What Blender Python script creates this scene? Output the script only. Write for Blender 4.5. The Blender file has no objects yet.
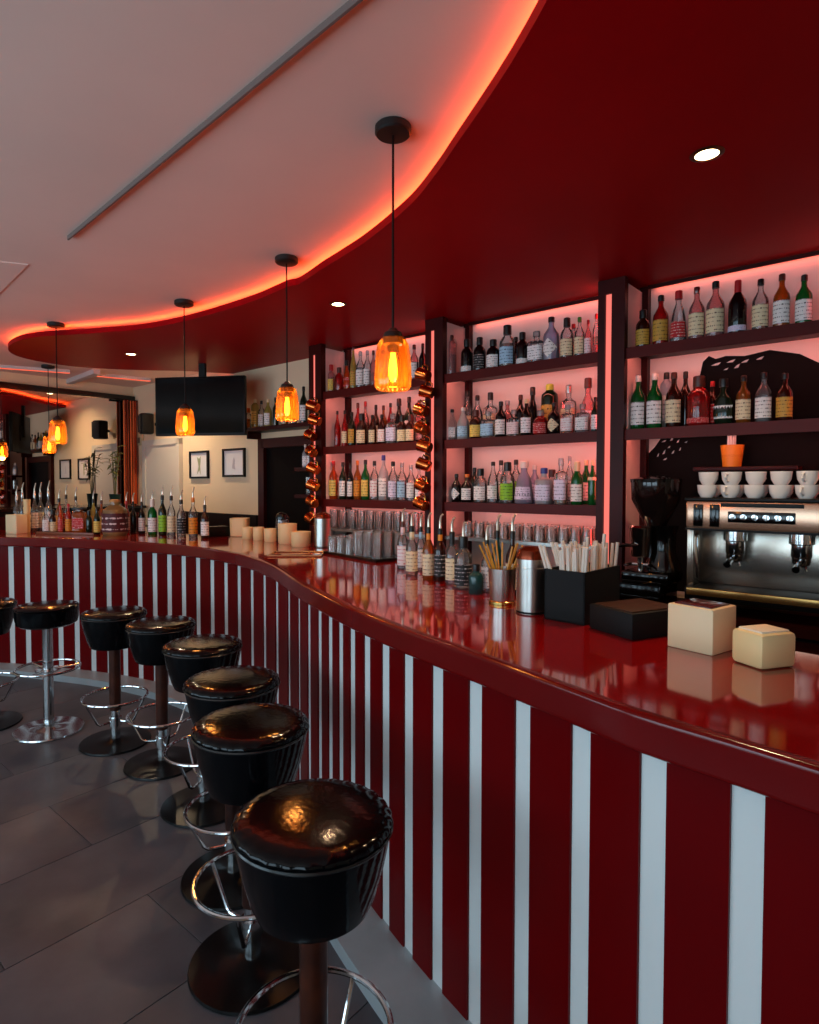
import bpy, bmesh, math, random
from mathutils import Vector, Matrix
random.seed(7)
R = math.radians
COL = bpy.context.scene.collection
SC = bpy.context.scene

# ---------------------------------------------------------------- camera
F, CX, HOR, EYE, TILT = 610.0, 385.0, 484.0, 1.56, R(1.8)
W, H = 819, 1024
CY = HOR + F * math.tan(TILT)
cam = bpy.data.objects.new('camera', bpy.data.cameras.new('camera'))
COL.objects.link(cam)
cam.location = (0, 0, EYE)
cam.rotation_euler = (R(90) - TILT, 0, 0)
cam.data.sensor_fit = 'HORIZONTAL'
cam.data.sensor_width = 36
cam.data.lens = F / W * 36
cam.data.shift_x = (W / 2 - CX) / W
cam.data.shift_y = (CY - H / 2) / W
cam.data.clip_start = .05
SC.camera = cam

def ray(px, py):
    x, y = (px - CX) / F, -(py - CY) / F
    c, s = math.cos(TILT), math.sin(TILT)
    return Vector((x, c + y * s, -s + y * c))
def P(px, py, z):                      # pixel -> point on the level z
    d = ray(px, py)
    return Vector((0, 0, EYE)) + d * ((z - EYE) / d.z)
def PL(px, py, p0, n):                 # pixel -> point on a plane
    d, o = ray(px, py), Vector((0, 0, EYE))
    return o + d * ((p0 - o).dot(n) / d.dot(n))
def PJ(p):
    q = Vector(p) - Vector((0, 0, EYE))
    c, s = math.cos(TILT), math.sin(TILT)
    zc, yc = q.y * c - q.z * s, q.y * s + q.z * c
    return CX + F * q.x / zc, CY - F * yc / zc

# room frame: back wall runs along XD, NW points into the back wall
U = Vector(((-310 - CX) / F, 1, 0)).normalized()
XD = -U
NW = Vector((U.y, -U.x, 0))
ROT = math.atan2(XD.y, XD.x)
_r = ray(597, 484)
RF = Vector((0, 0, EYE)) + _r * (3.5 / _r.y)      # a point on the shelf fronts
RF.z = 0
SD = .30                                          # shelf depth
OB = RF + NW * SD                                 # back wall
def L(x, y, z=0): return OB + XD * x + NW * y + Vector((0, 0, z))
def RP(px, dy, z):                                # pixel column on a plane dy behind the shelf fronts
    p = PL(px, 484, RF + NW * dy, NW)
    return Vector((p.x, p.y, z))

# ---------------------------------------------------------------- light, exposure
SC.view_settings.view_transform = 'Standard'
SC.view_settings.look = 'None'
SC.view_settings.gamma = 1
SC.view_settings.use_curve_mapping = False
SC.view_settings.exposure = 0.34
SC.cycles.use_denoising = True
SC.cycles.max_bounces = 10
SC.cycles.transparent_max_bounces = 32
SC.cycles.caustics_reflective = False
SC.cycles.caustics_refractive = False
SC.cycles.sample_clamp_indirect = 6
w = bpy.data.worlds.new('world'); SC.world = w
w.use_nodes = True
w.node_tree.nodes['Background'].inputs[0].default_value = (.35, .5, .62, 1)
w.node_tree.nodes['Background'].inputs[1].default_value = .25

ZC, ZS, ZST = 2.78, 2.70, 2.738        # ceiling, soffit underside, soffit top
MX, RX, FY = -6.12, 4.4, -6.6          # mirror wall, right wall, window wall (room frame)

def area(name, loc, direction, sx, sy, col, power):
    l = bpy.data.lights.new(name, 'AREA'); l.shape = 'RECTANGLE'; l.size = sx; l.size_y = sy
    l.color = col; l.energy = power
    o = bpy.data.objects.new(name, l); COL.objects.link(o)
    o.location = loc; o.rotation_euler = Vector(direction).to_track_quat('-Z', 'Y').to_euler()
    return o
for k, wx in enumerate((-3.9, -1.2, 1.5)):          # daylight in the three shop windows behind the camera
    area('window_daylight', L(wx, FY + .12, 1.55), NW + Vector((0, 0, .6)), 2.2, 2.0, (.62, .84, 1.0), 54)

# ---------------------------------------------------------------- materials
def lin(h):
    if not isinstance(h, str): return tuple(h) if len(h) == 4 else (*h, 1)
    v = [int(h[i:i + 2], 16) / 255 for i in (0, 2, 4)]
    return tuple(c / 12.92 if c <= .04045 else ((c + .055) / 1.055) ** 2.4 for c in v) + (1,)
MATS = {}
def mat(name, col, rough=.5, metal=0, spec=.5, emis=None, es=0, coat=0, bump=0, bscale=60, var=0, vscale=8, col2=None):
    if name in MATS: return MATS[name]
    m = bpy.data.materials.new(name); m.use_nodes = True
    nt = m.node_tree; b = nt.nodes['Principled BSDF']
    b.inputs['Base Color'].default_value = lin(col)
    b.inputs['Roughness'].default_value = rough
    b.inputs['Metallic'].default_value = metal
    b.inputs['Specular IOR Level'].default_value = spec
    b.inputs['Coat Weight'].default_value = coat
    b.inputs['Coat Roughness'].default_value = .06
    if emis:
        b.inputs['Emission Color'].default_value = lin(emis); b.inputs['Emission Strength'].default_value = es
    if var or bump:
        tc = nt.nodes.new('ShaderNodeTexCoord')
        nz = nt.nodes.new('ShaderNodeTexNoise'); nz.inputs['Detail'].default_value = 6
        nz.inputs['Scale'].default_value = vscale; nt.links.new(tc.outputs['Object'], nz.inputs['Vector'])
        if var:
            mx = nt.nodes.new('ShaderNodeMix'); mx.data_type = 'RGBA'
            c1 = lin(col); c2 = lin(col2) if col2 else tuple(x * (1 - var) for x in c1[:3]) + (1,)
            mx.inputs[6].default_value = c1; mx.inputs[7].default_value = c2
            rm = nt.nodes.new('ShaderNodeMapRange'); rm.inputs[1].default_value = .35; rm.inputs[2].default_value = .68
            nt.links.new(nz.outputs['Fac'], rm.inputs[0]); nt.links.new(rm.outputs[0], mx.inputs[0])
            nt.links.new(mx.outputs[2], b.inputs['Base Color'])
        if bump:
            n2 = nt.nodes.new('ShaderNodeTexNoise'); n2.inputs['Scale'].default_value = bscale
            nt.links.new(tc.outputs['Object'], n2.inputs['Vector'])
            bp = nt.nodes.new('ShaderNodeBump'); bp.inputs['Strength'].default_value = bump; bp.inputs['Distance'].default_value = .004
            nt.links.new(n2.outputs['Fac'], bp.inputs['Height']); nt.links.new(bp.outputs[0], b.inputs['Normal'])
    MATS[name] = m
    return m
def emit(name, col, s):
    if name in MATS: return MATS[name]
    m = bpy.data.materials.new(name); m.use_nodes = True; nt = m.node_tree
    nt.nodes.remove(nt.nodes['Principled BSDF'])
    e = nt.nodes.new('ShaderNodeEmission'); e.inputs[0].default_value = lin(col); e.inputs[1].default_value = s
    nt.links.new(e.outputs[0], nt.nodes['Material Output'].inputs[0]); MATS[name] = m
    return m
def glass(name, tint, diffuse=0.0, rough=.04):
    """thin glass: tinted see-through wall with a Fresnel gloss and a little body colour"""
    if name in MATS: return MATS[name]
    m = bpy.data.materials.new(name); m.use_nodes = True; nt = m.node_tree
    nt.nodes.remove(nt.nodes['Principled BSDF'])
    t = nt.nodes.new('ShaderNodeBsdfTransparent'); t.inputs[0].default_value = lin(tint)
    g = nt.nodes.new('ShaderNodeBsdfGlossy'); g.inputs['Roughness'].default_value = rough
    g.inputs[0].default_value = (.95, .95, .95, 1)
    fr = nt.nodes.new('ShaderNodeFresnel'); fr.inputs[0].default_value = 1.5
    a = t.outputs[0]
    if diffuse:
        d = nt.nodes.new('ShaderNodeBsdfTranslucent'); d.inputs[0].default_value = lin(tint)
        d2 = nt.nodes.new('ShaderNodeBsdfDiffuse'); d2.inputs[0].default_value = lin(tint)
        dd = nt.nodes.new('ShaderNodeMixShader'); nt.links.new(d.outputs[0], dd.inputs[1]); nt.links.new(d2.outputs[0], dd.inputs[2])
        mx = nt.nodes.new('ShaderNodeMixShader'); mx.inputs[0].default_value = diffuse
        nt.links.new(a, mx.inputs[1]); nt.links.new(dd.outputs[0], mx.inputs[2]); a = mx.outputs[0]
    m2 = nt.nodes.new('ShaderNodeMixShader')
    nt.links.new(fr.outputs[0], m2.inputs[0]); nt.links.new(a, m2.inputs[1]); nt.links.new(g.outputs[0], m2.inputs[2])
    nt.links.new(m2.outputs[0], nt.nodes['Material Output'].inputs[0]); MATS[name] = m
    return m
def printed(name, col, ink, amount=.5, scale=1.0):
    """paper label: flat colour with rows of small printed marks"""
    if name in MATS: return MATS[name]
    m = mat(name, col, .6); nt = m.node_tree; b = nt.nodes['Principled BSDF']
    tc = nt.nodes.new('ShaderNodeTexCoord'); mp = nt.nodes.new('ShaderNodeMapping')
    mp.inputs['Scale'].default_value = (9 * scale, 9 * scale, 3.2 * scale)
    nt.links.new(tc.outputs['Generated'], mp.inputs[0])
    nz = nt.nodes.new('ShaderNodeTexNoise'); nz.inputs['Scale'].default_value = 1.6; nz.inputs['Detail'].default_value = 2
    nt.links.new(mp.outputs[0], nz.inputs['Vector'])
    wv = nt.nodes.new('ShaderNodeTexWave'); wv.bands_direction = 'Z'; wv.inputs['Scale'].default_value = .55
    nt.links.new(mp.outputs[0], wv.inputs['Vector'])
    ma = nt.nodes.new('ShaderNodeMath'); ma.operation = 'MULTIPLY'
    nt.links.new(nz.outputs['Fac'], ma.inputs[0]); nt.links.new(wv.outputs['Fac'], ma.inputs[1])
    gt = nt.nodes.new('ShaderNodeMath'); gt.operation = 'GREATER_THAN'; gt.inputs[1].default_value = .60 - .22 * amount
    nt.links.new(ma.outputs[0], gt.inputs[0])
    mx = nt.nodes.new('ShaderNodeMix'); mx.data_type = 'RGBA'; mx.inputs[6].default_value = lin(col); mx.inputs[7].default_value = lin(ink)
    nt.links.new(gt.outputs[0], mx.inputs[0]); nt.links.new(mx.outputs[2], b.inputs['Base Color'])
    return m

M_white = lambda: mat('ceiling_paint', 'f0cfc2', .75, spec=.2, var=.05, vscale=2)
M_cream = lambda: mat('cream_wall_paint', 'e8d0ae', .7, var=.04, vscale=3, bump=.05)
M_rackwall = lambda: mat('shelf_wall_paint', 'efd2c6', .7)
M_soffit = lambda: mat('dark_red_soffit_paint', '98000b', .42, spec=.06, var=.12, vscale=1.5)
M_wood = lambda: mat('dark_red_brown_wood', '3a0a09', .4, spec=.15, var=.35, vscale=5, bump=.08, bscale=30)
M_red = lambda: mat('red_bar_laminate', '640105', .3, spec=.12, var=.1, vscale=3)
M_top = lambda: mat('glossy_red_countertop', '940608', .07, coat=.5, var=.08, vscale=4)
M_stripe = lambda: mat('pale_stripe_laminate', 'dfe3e2', .35)
M_black = lambda: mat('black_plastic', '080808', .4, spec=.2)
M_blackg = lambda: mat('gloss_black', '060606', .12)
M_leather = lambda: mat('black_leather', '05070a', .12, spec=.22, var=.2, vscale=14, bump=.10, bscale=60)
M_chrome = lambda: mat('chrome', 'd4d8da', .12, 1)
M_steel = lambda: mat('brushed_steel', 'b9b6b0', .28, 1)
M_copper = lambda: mat('copper', 'd9763a', .2, 1)

# ---------------------------------------------------------------- mesh helpers
WM = {}
def frame(loc=(0, 0, 0), rz=0): return Matrix.Translation(Vector(loc)) @ Matrix.Rotation(rz, 4, 'Z')
def thing(name, label, cat, loc=(0, 0, 0), rz=0, group=None):
    o = bpy.data.objects.new(name, None); COL.objects.link(o)
    o.empty_display_size = .05
    o.location = loc; o.rotation_euler = (0, 0, rz); WM[o.name] = frame(loc, rz)
    o['label'] = label; o['category'] = cat
    if group: o['group'] = group
    return o
def build(name, bm, m, parent=None, world=False, smooth=35, label=None, kind=None):
    """bmesh -> one object; coordinates are the parent's unless world=True"""
    bmesh.ops.recalc_face_normals(bm, faces=bm.faces)
    me = bpy.data.meshes.new(name); bm.to_mesh(me); bm.free()
    if smooth:
        me.shade_smooth(); me.set_sharp_from_angle(angle=R(smooth))
    me.materials.append(m)
    o = bpy.data.objects.new(name, me); COL.objects.link(o)
    WM[o.name] = Matrix.Identity(4)
    if parent:
        o.parent = parent
        WM[o.name] = WM[parent.name].copy()
        if world: me.transform(WM[parent.name].inverted())
    if label: o['label'] = label
    if kind: o['kind'] = kind
    return o
def tag(o, label, cat, group=None):
    o['label'] = label; o['category'] = cat
    if group: o['group'] = group
    return o
def dup(o, loc, rz, label, parent=None):
    c = o.copy(); COL.objects.link(c)
    if parent is None:
        c.location = loc; c.rotation_euler = (0, 0, rz); c['label'] = label
    else: c.parent = parent
    for ch in list(o.children): dup(ch, None, None, None, c)
    return c
def box(bm, x0, x1, y0, y1, z0, z1, M=None, bev=0):
    r = bmesh.ops.create_cube(bm, size=1)['verts']
    T = Matrix.Translation(((x0 + x1) / 2, (y0 + y1) / 2, (z0 + z1) / 2)) @ Matrix.Diagonal((abs(x1 - x0), abs(y1 - y0), abs(z1 - z0), 1))
    if M is not None: T = M @ T
    bmesh.ops.transform(bm, matrix=T, verts=r)
    if bev:
        es = list({e for v in r for e in v.link_edges})
        bmesh.ops.bevel(bm, geom=es, offset=bev, segments=2, affect='EDGES', profile=.5)
    return bm
def BOX(*a, **k): return box(bmesh.new(), *a, **k)
LF = Matrix(((XD.x, NW.x, 0, OB.x), (XD.y, NW.y, 0, OB.y), (0, 0, 1, 0), (0, 0, 0, 1)))   # room frame -> world
def lathe(prof, seg=20, fn=None, cap=True, bm=None, M=None):
    """prof: (r, z) list; fn(angle, r, z) may reshape the ring"""
    bm = bm or bmesh.new(); rings = []
    for r, z in prof:
        if r < 1e-6: rings.append([bm.verts.new((0, 0, z))]); continue
        ring = []
        for k in range(seg):
            a = 2 * math.pi * k / seg
            x, y = (r * math.cos(a), r * math.sin(a)) if fn is None else fn(a, r, z)
            ring.append(bm.verts.new((x, y, z)))
        rings.append(ring)
    for A, B in zip(rings, rings[1:]):
        if len(A) == 1 and len(B) == 1: continue
        for k in range(seg):
            j = (k + 1) % seg
            if len(A) == 1: bm.faces.new((A[0], B[j], B[k]))
            elif len(B) == 1: bm.faces.new((A[k], A[j], B[0]))
            else: bm.faces.new((A[k], A[j], B[j], B[k]))
    if cap:
        for q in (rings[0], rings[-1]):
            if len(q) > 1:
                try: bm.faces.new(q)
                except ValueError: pass
    if M is not None:
        vs = [v for q in rings for v in q]; bmesh.ops.transform(bm, matrix=M, verts=vs)
    return bm
def tube(path, r, seg=8, closed=False, bm=None):
    bm = bm or bmesh.new(); pts = [Vector(p) for p in path]; n = len(pts); rings = []
    up = None
    for i, p in enumerate(pts):
        a = pts[(i - 1) % n] if closed or i else p
        b = pts[(i + 1) % n] if closed or i < n - 1 else p
        t = (b - a).normalized()
        if up is None: up = Vector((0, 0, 1)) if abs(t.z) < .9 else Vector((1, 0, 0))
        s = t.cross(up).normalized(); up = s.cross(t).normalized()
        rr = r[i] if isinstance(r, (list, tuple)) else r
        rings.append([bm.verts.new(p + (s * math.cos(2 * math.pi * k / seg) + up * math.sin(2 * math.pi * k / seg)) * rr) for k in range(seg)])
    m = n if closed else n - 1
    for i in range(m):
        A, B = rings[i], rings[(i + 1) % n]
        for k in range(seg):
            j = (k + 1) % seg; bm.faces.new((A[k], A[j], B[j], B[k]))
    if not closed: bm.faces.new(rings[0]); bm.faces.new(rings[-1])
    return bm
def ring(R0, r, z, seg=48, s2=8, bm=None):
    return tube([(R0 * math.cos(2 * math.pi * k / seg), R0 * math.sin(2 * math.pi * k / seg), z) for k in range(seg)], r, s2, True, bm)
def extrude_poly(pts, z0, z1, bm=None):
    bm = bm or bmesh.new()
    a = [bm.verts.new((p[0], p[1], z0)) for p in pts]; b = [bm.verts.new((p[0], p[1], z1)) for p in pts]
    bm.faces.new(a); bm.faces.new(list(reversed(b)))
    n = len(pts)
    for i in range(n):
        j = (i + 1) % n; bm.faces.new((a[i], b[i], b[j], a[j]))
    return bm
def catmull(pts, n=10):
    p = [Vector(q) for q in pts]; p = [2 * p[0] - p[1]] + p + [2 * p[-1] - p[-2]]; out = []
    for i in range(1, len(p) - 2):
        a, b, c, d = p[i - 1:i + 3]
        for k in range(n):
            t = k / n
            out.append(.5 * (2 * b + (c - a) * t + (2 * a - 5 * b + 4 * c - d) * t * t + (3 * b - a - 3 * c + d) * t ** 3))
    return out + [p[-2]]
def structure(name, bm, m, parent=None, smooth=0):
    o = build(name, bm, m, parent, world=bool(parent), smooth=smooth)
    if parent is None: o['kind'] = 'structure'
    return o
ORD = ['first', 'second', 'third', 'fourth', 'fifth', 'sixth', 'seventh', 'eighth', 'ninth', 'tenth', 'eleventh', 'twelfth',
       'thirteenth', 'fourteenth', 'fifteenth', 'sixteenth', 'seventeenth', 'eighteenth', 'nineteenth', 'twentieth',
       'twenty-first', 'twenty-second', 'twenty-third', 'twenty-fourth']

# ---------------------------------------------------------------- floor: slabs laid along the room
fl = structure('floor', BOX(MX - .1, RX + .1, FY - .1, .1, -.08, -.006, LF), mat('floor_joint', '17171a', .8))
m_tile = mat('dark_grey_stone_slab', '3f4046', .4, spec=.35, var=.5, vscale=1.7, col2='6b676a', bump=.18, bscale=16)
_b = BOX(.0015, .4785, .0015, .9585, -.02, 0, bev=.001)
tile = build('floor_tile', _b, m_tile, fl, smooth=0)
tx0 = (Vector((-1.003, 2.161, 0)) - OB).dot(XD); ty0 = (Vector((-.789, 2.171, 0)) - OB).dot(NW)
first = True
for i in range(-14, 24):
    for j in range(-9, 9):
        x, y = tx0 + i * .48, ty0 + j * .96 - (.48 if i % 2 else 0)
        if x < MX - .3 or x > RX - .3 or y > -.5 or y < -6.3: continue
        c = L(x + .24, y + .48)
        if c.y < -.9 or c.x > 2.2: continue
        t = tile if first else tile.copy()
        if not first: COL.objects.link(t)
        first = False
        t.location = L(x, y); t.rotation_euler = (0, 0, ROT)

# ---------------------------------------------------------------- walls
wb = structure('wall_back', BOX(MX - .2, RX + .2, 0, .2, 0, ZC + .1, LF), M_cream())
structure('wall_left', BOX(MX - .2, MX, FY - .2, 0, 0, ZC + .1, LF), M_cream())
structure('wall_right', BOX(RX, RX + .2, FY - .2, 0, 0, ZC + .1, LF), M_cream())
bm = bmesh.new()
for a in ((MX, -5.05), (-2.75, -2.35), (-.05, .35), (2.65, RX)): box(bm, a[0], a[1], FY - .2, FY, 0, ZC + .1, LF)
for wx in (-3.9, -1.2, 1.5):
    box(bm, wx - 1.15, wx + 1.15, FY - .2, FY, 0, .5, LF); box(bm, wx - 1.15, wx + 1.15, FY - .2, FY, 2.6, ZC + .1, LF)
structure('wall_front', bm, M_cream())
for k, wx in enumerate((-3.9, -1.2, 1.5)):
    bm = bmesh.new()
    for a in ((-1.15, -1.08), (1.08, 1.15), (-.03, .03)): box(bm, wx + a[0], wx + a[1], FY - .14, FY - .06, .5, 2.6, LF)
    for z in (.5, 2.53): box(bm, wx - 1.15, wx + 1.15, FY - .14, FY - .06, z, z + .07, LF)
    wn = structure('window_%d' % (k + 1), bm, M_black())
    build('pane', BOX(wx - 1.1, wx + 1.1, FY - .105, FY - .095, .52, 2.58, LF), glass('window_glass', 'e8f0f2'), wn, True)
# rack back boards, pale, behind the shelves
ZR3, ZR2, ZR1 = 1.436, 1.862, 2.310
PX = [-2.356, -1.144, .082, 1.30]                   # pillar centres along the wall
rb = structure('trim_1', BOX(PX[0], PX[3], -.012, 0, .93, ZS, LF), M_rackwall())
# wainscot under the cream wall
structure('trim_2', BOX(MX, -3.56, -.03, 0, 0, 1.25, LF), mat('dark_wainscot', '150806', .5, spec=.15))

# ---------------------------------------------------------------- ceiling with its dropped soffit
ce = structure('ceiling', BOX(MX - .2, RX + .2, FY - .2, .2, ZC, ZC + .1, LF), M_white())
spx = [(452.5, 150), (435, 175), (415, 200), (392.5, 220.5), (365, 242), (340, 258), (322, 269), (300, 283.5), (287, 287), (256, 300), (220, 311.5),
       (183, 321.5), (146, 328.5), (110, 332), (73, 334.5), (36.6, 337), (18, 341), (8, 348), (14.6, 355), (36.6, 361), (73, 366.5), (110, 369), (146, 370.3), (183, 371), (220, 373), (247, 376)]
sp = [Vector((.62, -2.6, 0)), Vector((.56, -1.2, 0)), Vector((.52, 0, 0)), Vector((.44, 1.0, 0)), Vector((.36, 1.6, 0))]
for q in spx:
    p = P(*q, ZS); p.z = 0; sp.append(p)
k = (OB - sp[-1]).dot(NW)
if k < 0: sp[-1] += NW * (k - .01)
wall_end = sp[-1] + NW * max((OB - sp[-1]).dot(NW) - .001, 0)
edge = catmull([(p.x, p.y, 0) for p in sp], 6)
edge = [p for p in edge if (OB - p).dot(NW) > 0]
poly = edge + [wall_end, L(RX, -.001), L(RX, FY), ]
so = build('soffit', extrude_poly(poly, ZS, ZST), M_soffit(), ce, True, smooth=30, label='dark red dropped ceiling with a curved edge')
# LED line lying on the soffit just behind its edge
def inset(pts, d):
    out = []
    for i, p in enumerate(pts):
        t = (pts[min(i + 1, len(pts) - 1)] - pts[max(i - 1, 0)]).normalized()
        out.append(p + Vector((t.y, -t.x, 0)) * d)
    return out
led = inset(edge, .036)
led2 = inset(edge, .050)
bm = bmesh.new(); v0 = None
for i, (p, q) in enumerate(zip(led, led2)):
    r = [bm.verts.new((a.x, a.y, z)) for a, z in ((p, ZST), (p, ZST + .007), (q, ZST + .007), (q, ZST))]
    if v0:
        for k in range(4): bm.faces.new((v0[k], v0[(k + 1) % 4], r[(k + 1) % 4], r[k]))
    v0 = r
build('led_strip', bm, emit('orange_red_led', (1.0, .10, .018, 1), 25), so, True, smooth=0)
# ceiling rafts and a strip darkened as a groove's shadow, under the white ceiling
m_raft = mat('white_board', 'd2c8c4', .7)
a, b = P(68, 236, ZC), P(170, 151, ZC); d = (b - a).normalized(); b = a + d * 3.2; n = Vector((-d.y, d.x, 0)) * .004
build('groove_shadow_strip', extrude_poly([a + n, b + n, b - n, a - n], ZC - .02, ZC), mat('grey_brown_strip', '75605a', .8), ce, True, 0)
c0 = P(28, 264, ZC); e1 = (P(0, 292, ZC) - c0).normalized(); e2 = (P(0, 261, ZC) - c0).normalized()
build('ceiling_panel', extrude_poly([c0, c0 + e1 * 1.6, c0 + e1 * 1.6 + e2 * 1.2, c0 + e2 * 1.2], ZC - .006, ZC), M_white(), ce, True, 0)
# raised beam with a red light line, behind the tongue of the soffit
def bar_between(p, q, w_, z0, z1):
    d = (q - p).normalized(); n = Vector((-d.y, d.x, 0)) * w_ / 2
    return extrude_poly([p + n, q + n, q - n, p - n], z0, z1)
bmz = build('ceiling_beam', bar_between(P(64, 386, ZC - .05), P(97, 374, ZC - .05), .07, ZC - .05, ZC), m_raft, ce, True, 0)
p, q = L(MX + .02, -2.2), L(MX + .02, -.1)
for (qa, qb) in (((0, 368), (70, 373)), ((97, 376), (150, 381))):
    a, b = P(*qa, ZC - .03), P(*qb, ZC - .03)
    cv = build('light_channel', bar_between(a, b, .05, ZC - .03, ZC), m_raft, ce, True, 0)
    build('led_line', bar_between(a, b, .03, ZC - .036, ZC - .03), emit('soft_red_led', (1, .14, .07, 1), .9), cv, True, 0)
# recessed downlights
def spot(name, loc, col, power, ang=100, rad=.03, blend=.6):
    l = bpy.data.lights.new(name, 'SPOT'); l.energy = power; l.color = col; l.spot_size = R(ang); l.spot_blend = blend; l.shadow_soft_size = rad
    o = bpy.data.objects.new(name, l); COL.objects.link(o); o.location = loc
    return o
dls = [(P(707, 154, ZS), ZS, 40, 'round recessed downlight in the soffit above the coffee machine'),
       (P(338, 304, ZS), ZS, 24, 'round recessed downlight in the soffit above the bar bend'),
       (P(131, 354, ZS), ZS, 9, 'small recessed downlight in the far tip of the soffit'),
       (L(-4.75, -.5), ZC, 66, 'added unseen downlight in the white ceiling behind the television'),  # out-of-sight lamp, added to brighten the cream wall
       (L(-3.85, -.42), ZC, 44, 'added unseen downlight in the white ceiling nearest the doorway')]  # second hidden lamp, also added for the cream wall
for p, zl, pw, lb in dls:
    t = thing('downlight', lb, 'light', (p.x, p.y, zl), 0, 'recessed downlights')
    build('trim_ring', lathe([(.045, -.004), (.055, -.001), (.055, 0), (.038, 0), (.038, -.004), (.045, -.004)], 24, cap=False), mat('downlight_ring', '6b4a3a', .3, 1), t)
    build('lamp_face', lathe([(0, -.0015), (.038, -.0015)], 24, cap=False), emit('downlight_glow', (1, .72, .38, 1), 14), t)
    spot('downlight_beam', (p.x, p.y, zl - .012), (1, .66, .38) if zl == ZS else (1, .74, .46), pw, 125 if zl == ZS else 160, blend=.6 if zl == ZS else 1)

# ---------------------------------------------------------------- doors in the back wall
x0 = (RP(262, SD, 0) - OB).dot(XD); x1 = PX[0] - .12
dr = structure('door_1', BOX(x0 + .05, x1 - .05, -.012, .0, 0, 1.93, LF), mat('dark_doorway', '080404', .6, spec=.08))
bm = bmesh.new(); box(bm, x0, x0 + .09, -.05, 0, 0, 2.0, LF); box(bm, x1 - .09, x1, -.05, 0, 0, 2.0, LF); box(bm, x0, x1, -.05, 0, 1.91, 2.0, LF)
build('door_frame', bm, M_wood(), dr, True, 0)
x2, x3 = [(RP(q, SD, 0) - OB).dot(XD) for q in (149, 180)]
dw = structure('door_2', BOX(x2, x3, -.035, 0, 0, 2.02, LF), mat('white_door_paint', 'cfc9bd', .5))
bm = bmesh.new()
for q in ((x2 - .07, x2), (x3, x3 + .07)): box(bm, q[0], q[1], -.05, 0, 0, 2.09, LF)
box(bm, x2 - .07, x3 + .07, -.05, 0, 2.02, 2.09, LF)
build('door_frame', bm, mat('white_door_paint', 'cfc9bd', .5), dw, True, 0)
build('door_handle', tube([L(x2 + .08, -.035, 1.05), L(x2 + .08, -.09, 1.05), L(x2 + .19, -.09, 1.05)], .009), M_steel(), dw, True)

# ---------------------------------------------------------------- mirror on the left wall
mn = XD                                             # faces along +XD
def MP(px, py): return PL(px, py, L(MX + .03, 0), XD)
tr = MP(137, 401); tl = MP(0, 388)
ytr = (tr - OB).dot(NW); ytl = (tl - OB).dot(NW)
ztop = (tr.z + tl.z) / 2
y1m = min(ytr, -.05); y0m = -3.4
t = thing('wall_mirror', 'large mirror in a black frame on the far left wall', 'mirror', L(MX, (y0m + y1m) / 2), ROT)
build('mirror_glass', BOX(MX + .005, MX + .02, y0m, y1m, 1.1, ztop, LF), mat('mirror_silver', 'd8d2cc', .012, 1), t, True, 0)
bm = bmesh.new(); fw = .06
box(bm, MX, MX + .045, y0m, y1m + fw, ztop, ztop + fw, LF); box(bm, MX, MX + .045, y0m, y1m + fw, 1.04, 1.1, LF)
box(bm, MX, MX + .045, y1m, y1m + fw, 1.1, ztop, LF); box(bm, MX, MX + .045, y0m - fw, y0m, 1.04, ztop + fw, LF)
build('mirror_frame', bm, M_blackg(), t, True, 0)
# sideboard under the mirror, with the plant on it
t = thing('sideboard', 'low dark cabinet under the wall mirror behind the bar bottles', 'sideboard', L(MX + .22, -1.6), ROT)
build('cabinet_body', BOX(MX + .05, MX + .42, -2.9, -.1, 0, 1.27, LF), mat('dark_wainscot', '150806', .5, spec=.15), t, True, 0)
build('cabinet_top', BOX(MX + .05, MX + .45, -2.93, -.08, 1.27, 1.30, LF), M_blackg(), t, True, 0)
for k in range(4): build('cabinet_door', BOX(MX + .42, MX + .436, -2.85 + k * .68, -2.2 + k * .68, .08, 1.22, LF), M_wood(), t, True, 0)
# orange curtain drawn beside the mirror
p0c, p1c = MP(121, 450), MP(134, 450)
ya, yb = (p0c - OB).dot(NW), (p1c - OB).dot(NW)
bm = bmesh.new(); prev = None; N = 40
for i in range(N + 1):
    y = ya + (yb - ya) * i / N
    x = MX + .10 + .03 * math.sin(i / N * math.pi * 9)
    v = [bm.verts.new(L(x, y, z)) for z in (1.31, ztop - .01)] + [bm.verts.new(L(x + .006, y, z)) for z in (1.31, ztop - .01)]
    if prev:
        bm.faces.new((prev[0], prev[1], v[1], v[0])); bm.faces.new((prev[2], prev[3], v[3], v[2]))
    prev = v
t = thing('curtain', 'narrow orange striped curtain hanging beside the mirror', 'curtain', L(MX + .1, (ya + yb) / 2, 1.31), ROT)
cm = mat('orange_curtain', 'd8562a', .7); nt = cm.node_tree
tc = nt.nodes.new('ShaderNodeTexCoord'); wv = nt.nodes.new('ShaderNodeTexWave'); wv.inputs['Scale'].default_value = 3.2; wv.bands_direction = 'Y'
mx = nt.nodes.new('ShaderNodeMix'); mx.data_type = 'RGBA'; mx.inputs[6].default_value = lin('f4743a'); mx.inputs[7].default_value = lin('4a0f0a')
nt.links.new(tc.outputs['Generated'], wv.inputs[0]); nt.links.new(wv.outputs['Fac'], mx.inputs[0]); nt.links.new(mx.outputs[2], nt.nodes['Principled BSDF'].inputs['Base Color'])
build('drape', bm, cm, t, True, 60)
build('curtain_rod', tube([L(MX + .1, ya - .1, ztop - .005), L(MX + .1, yb + .06, ztop - .005)], .012), M_blackg(), t, True)
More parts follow.
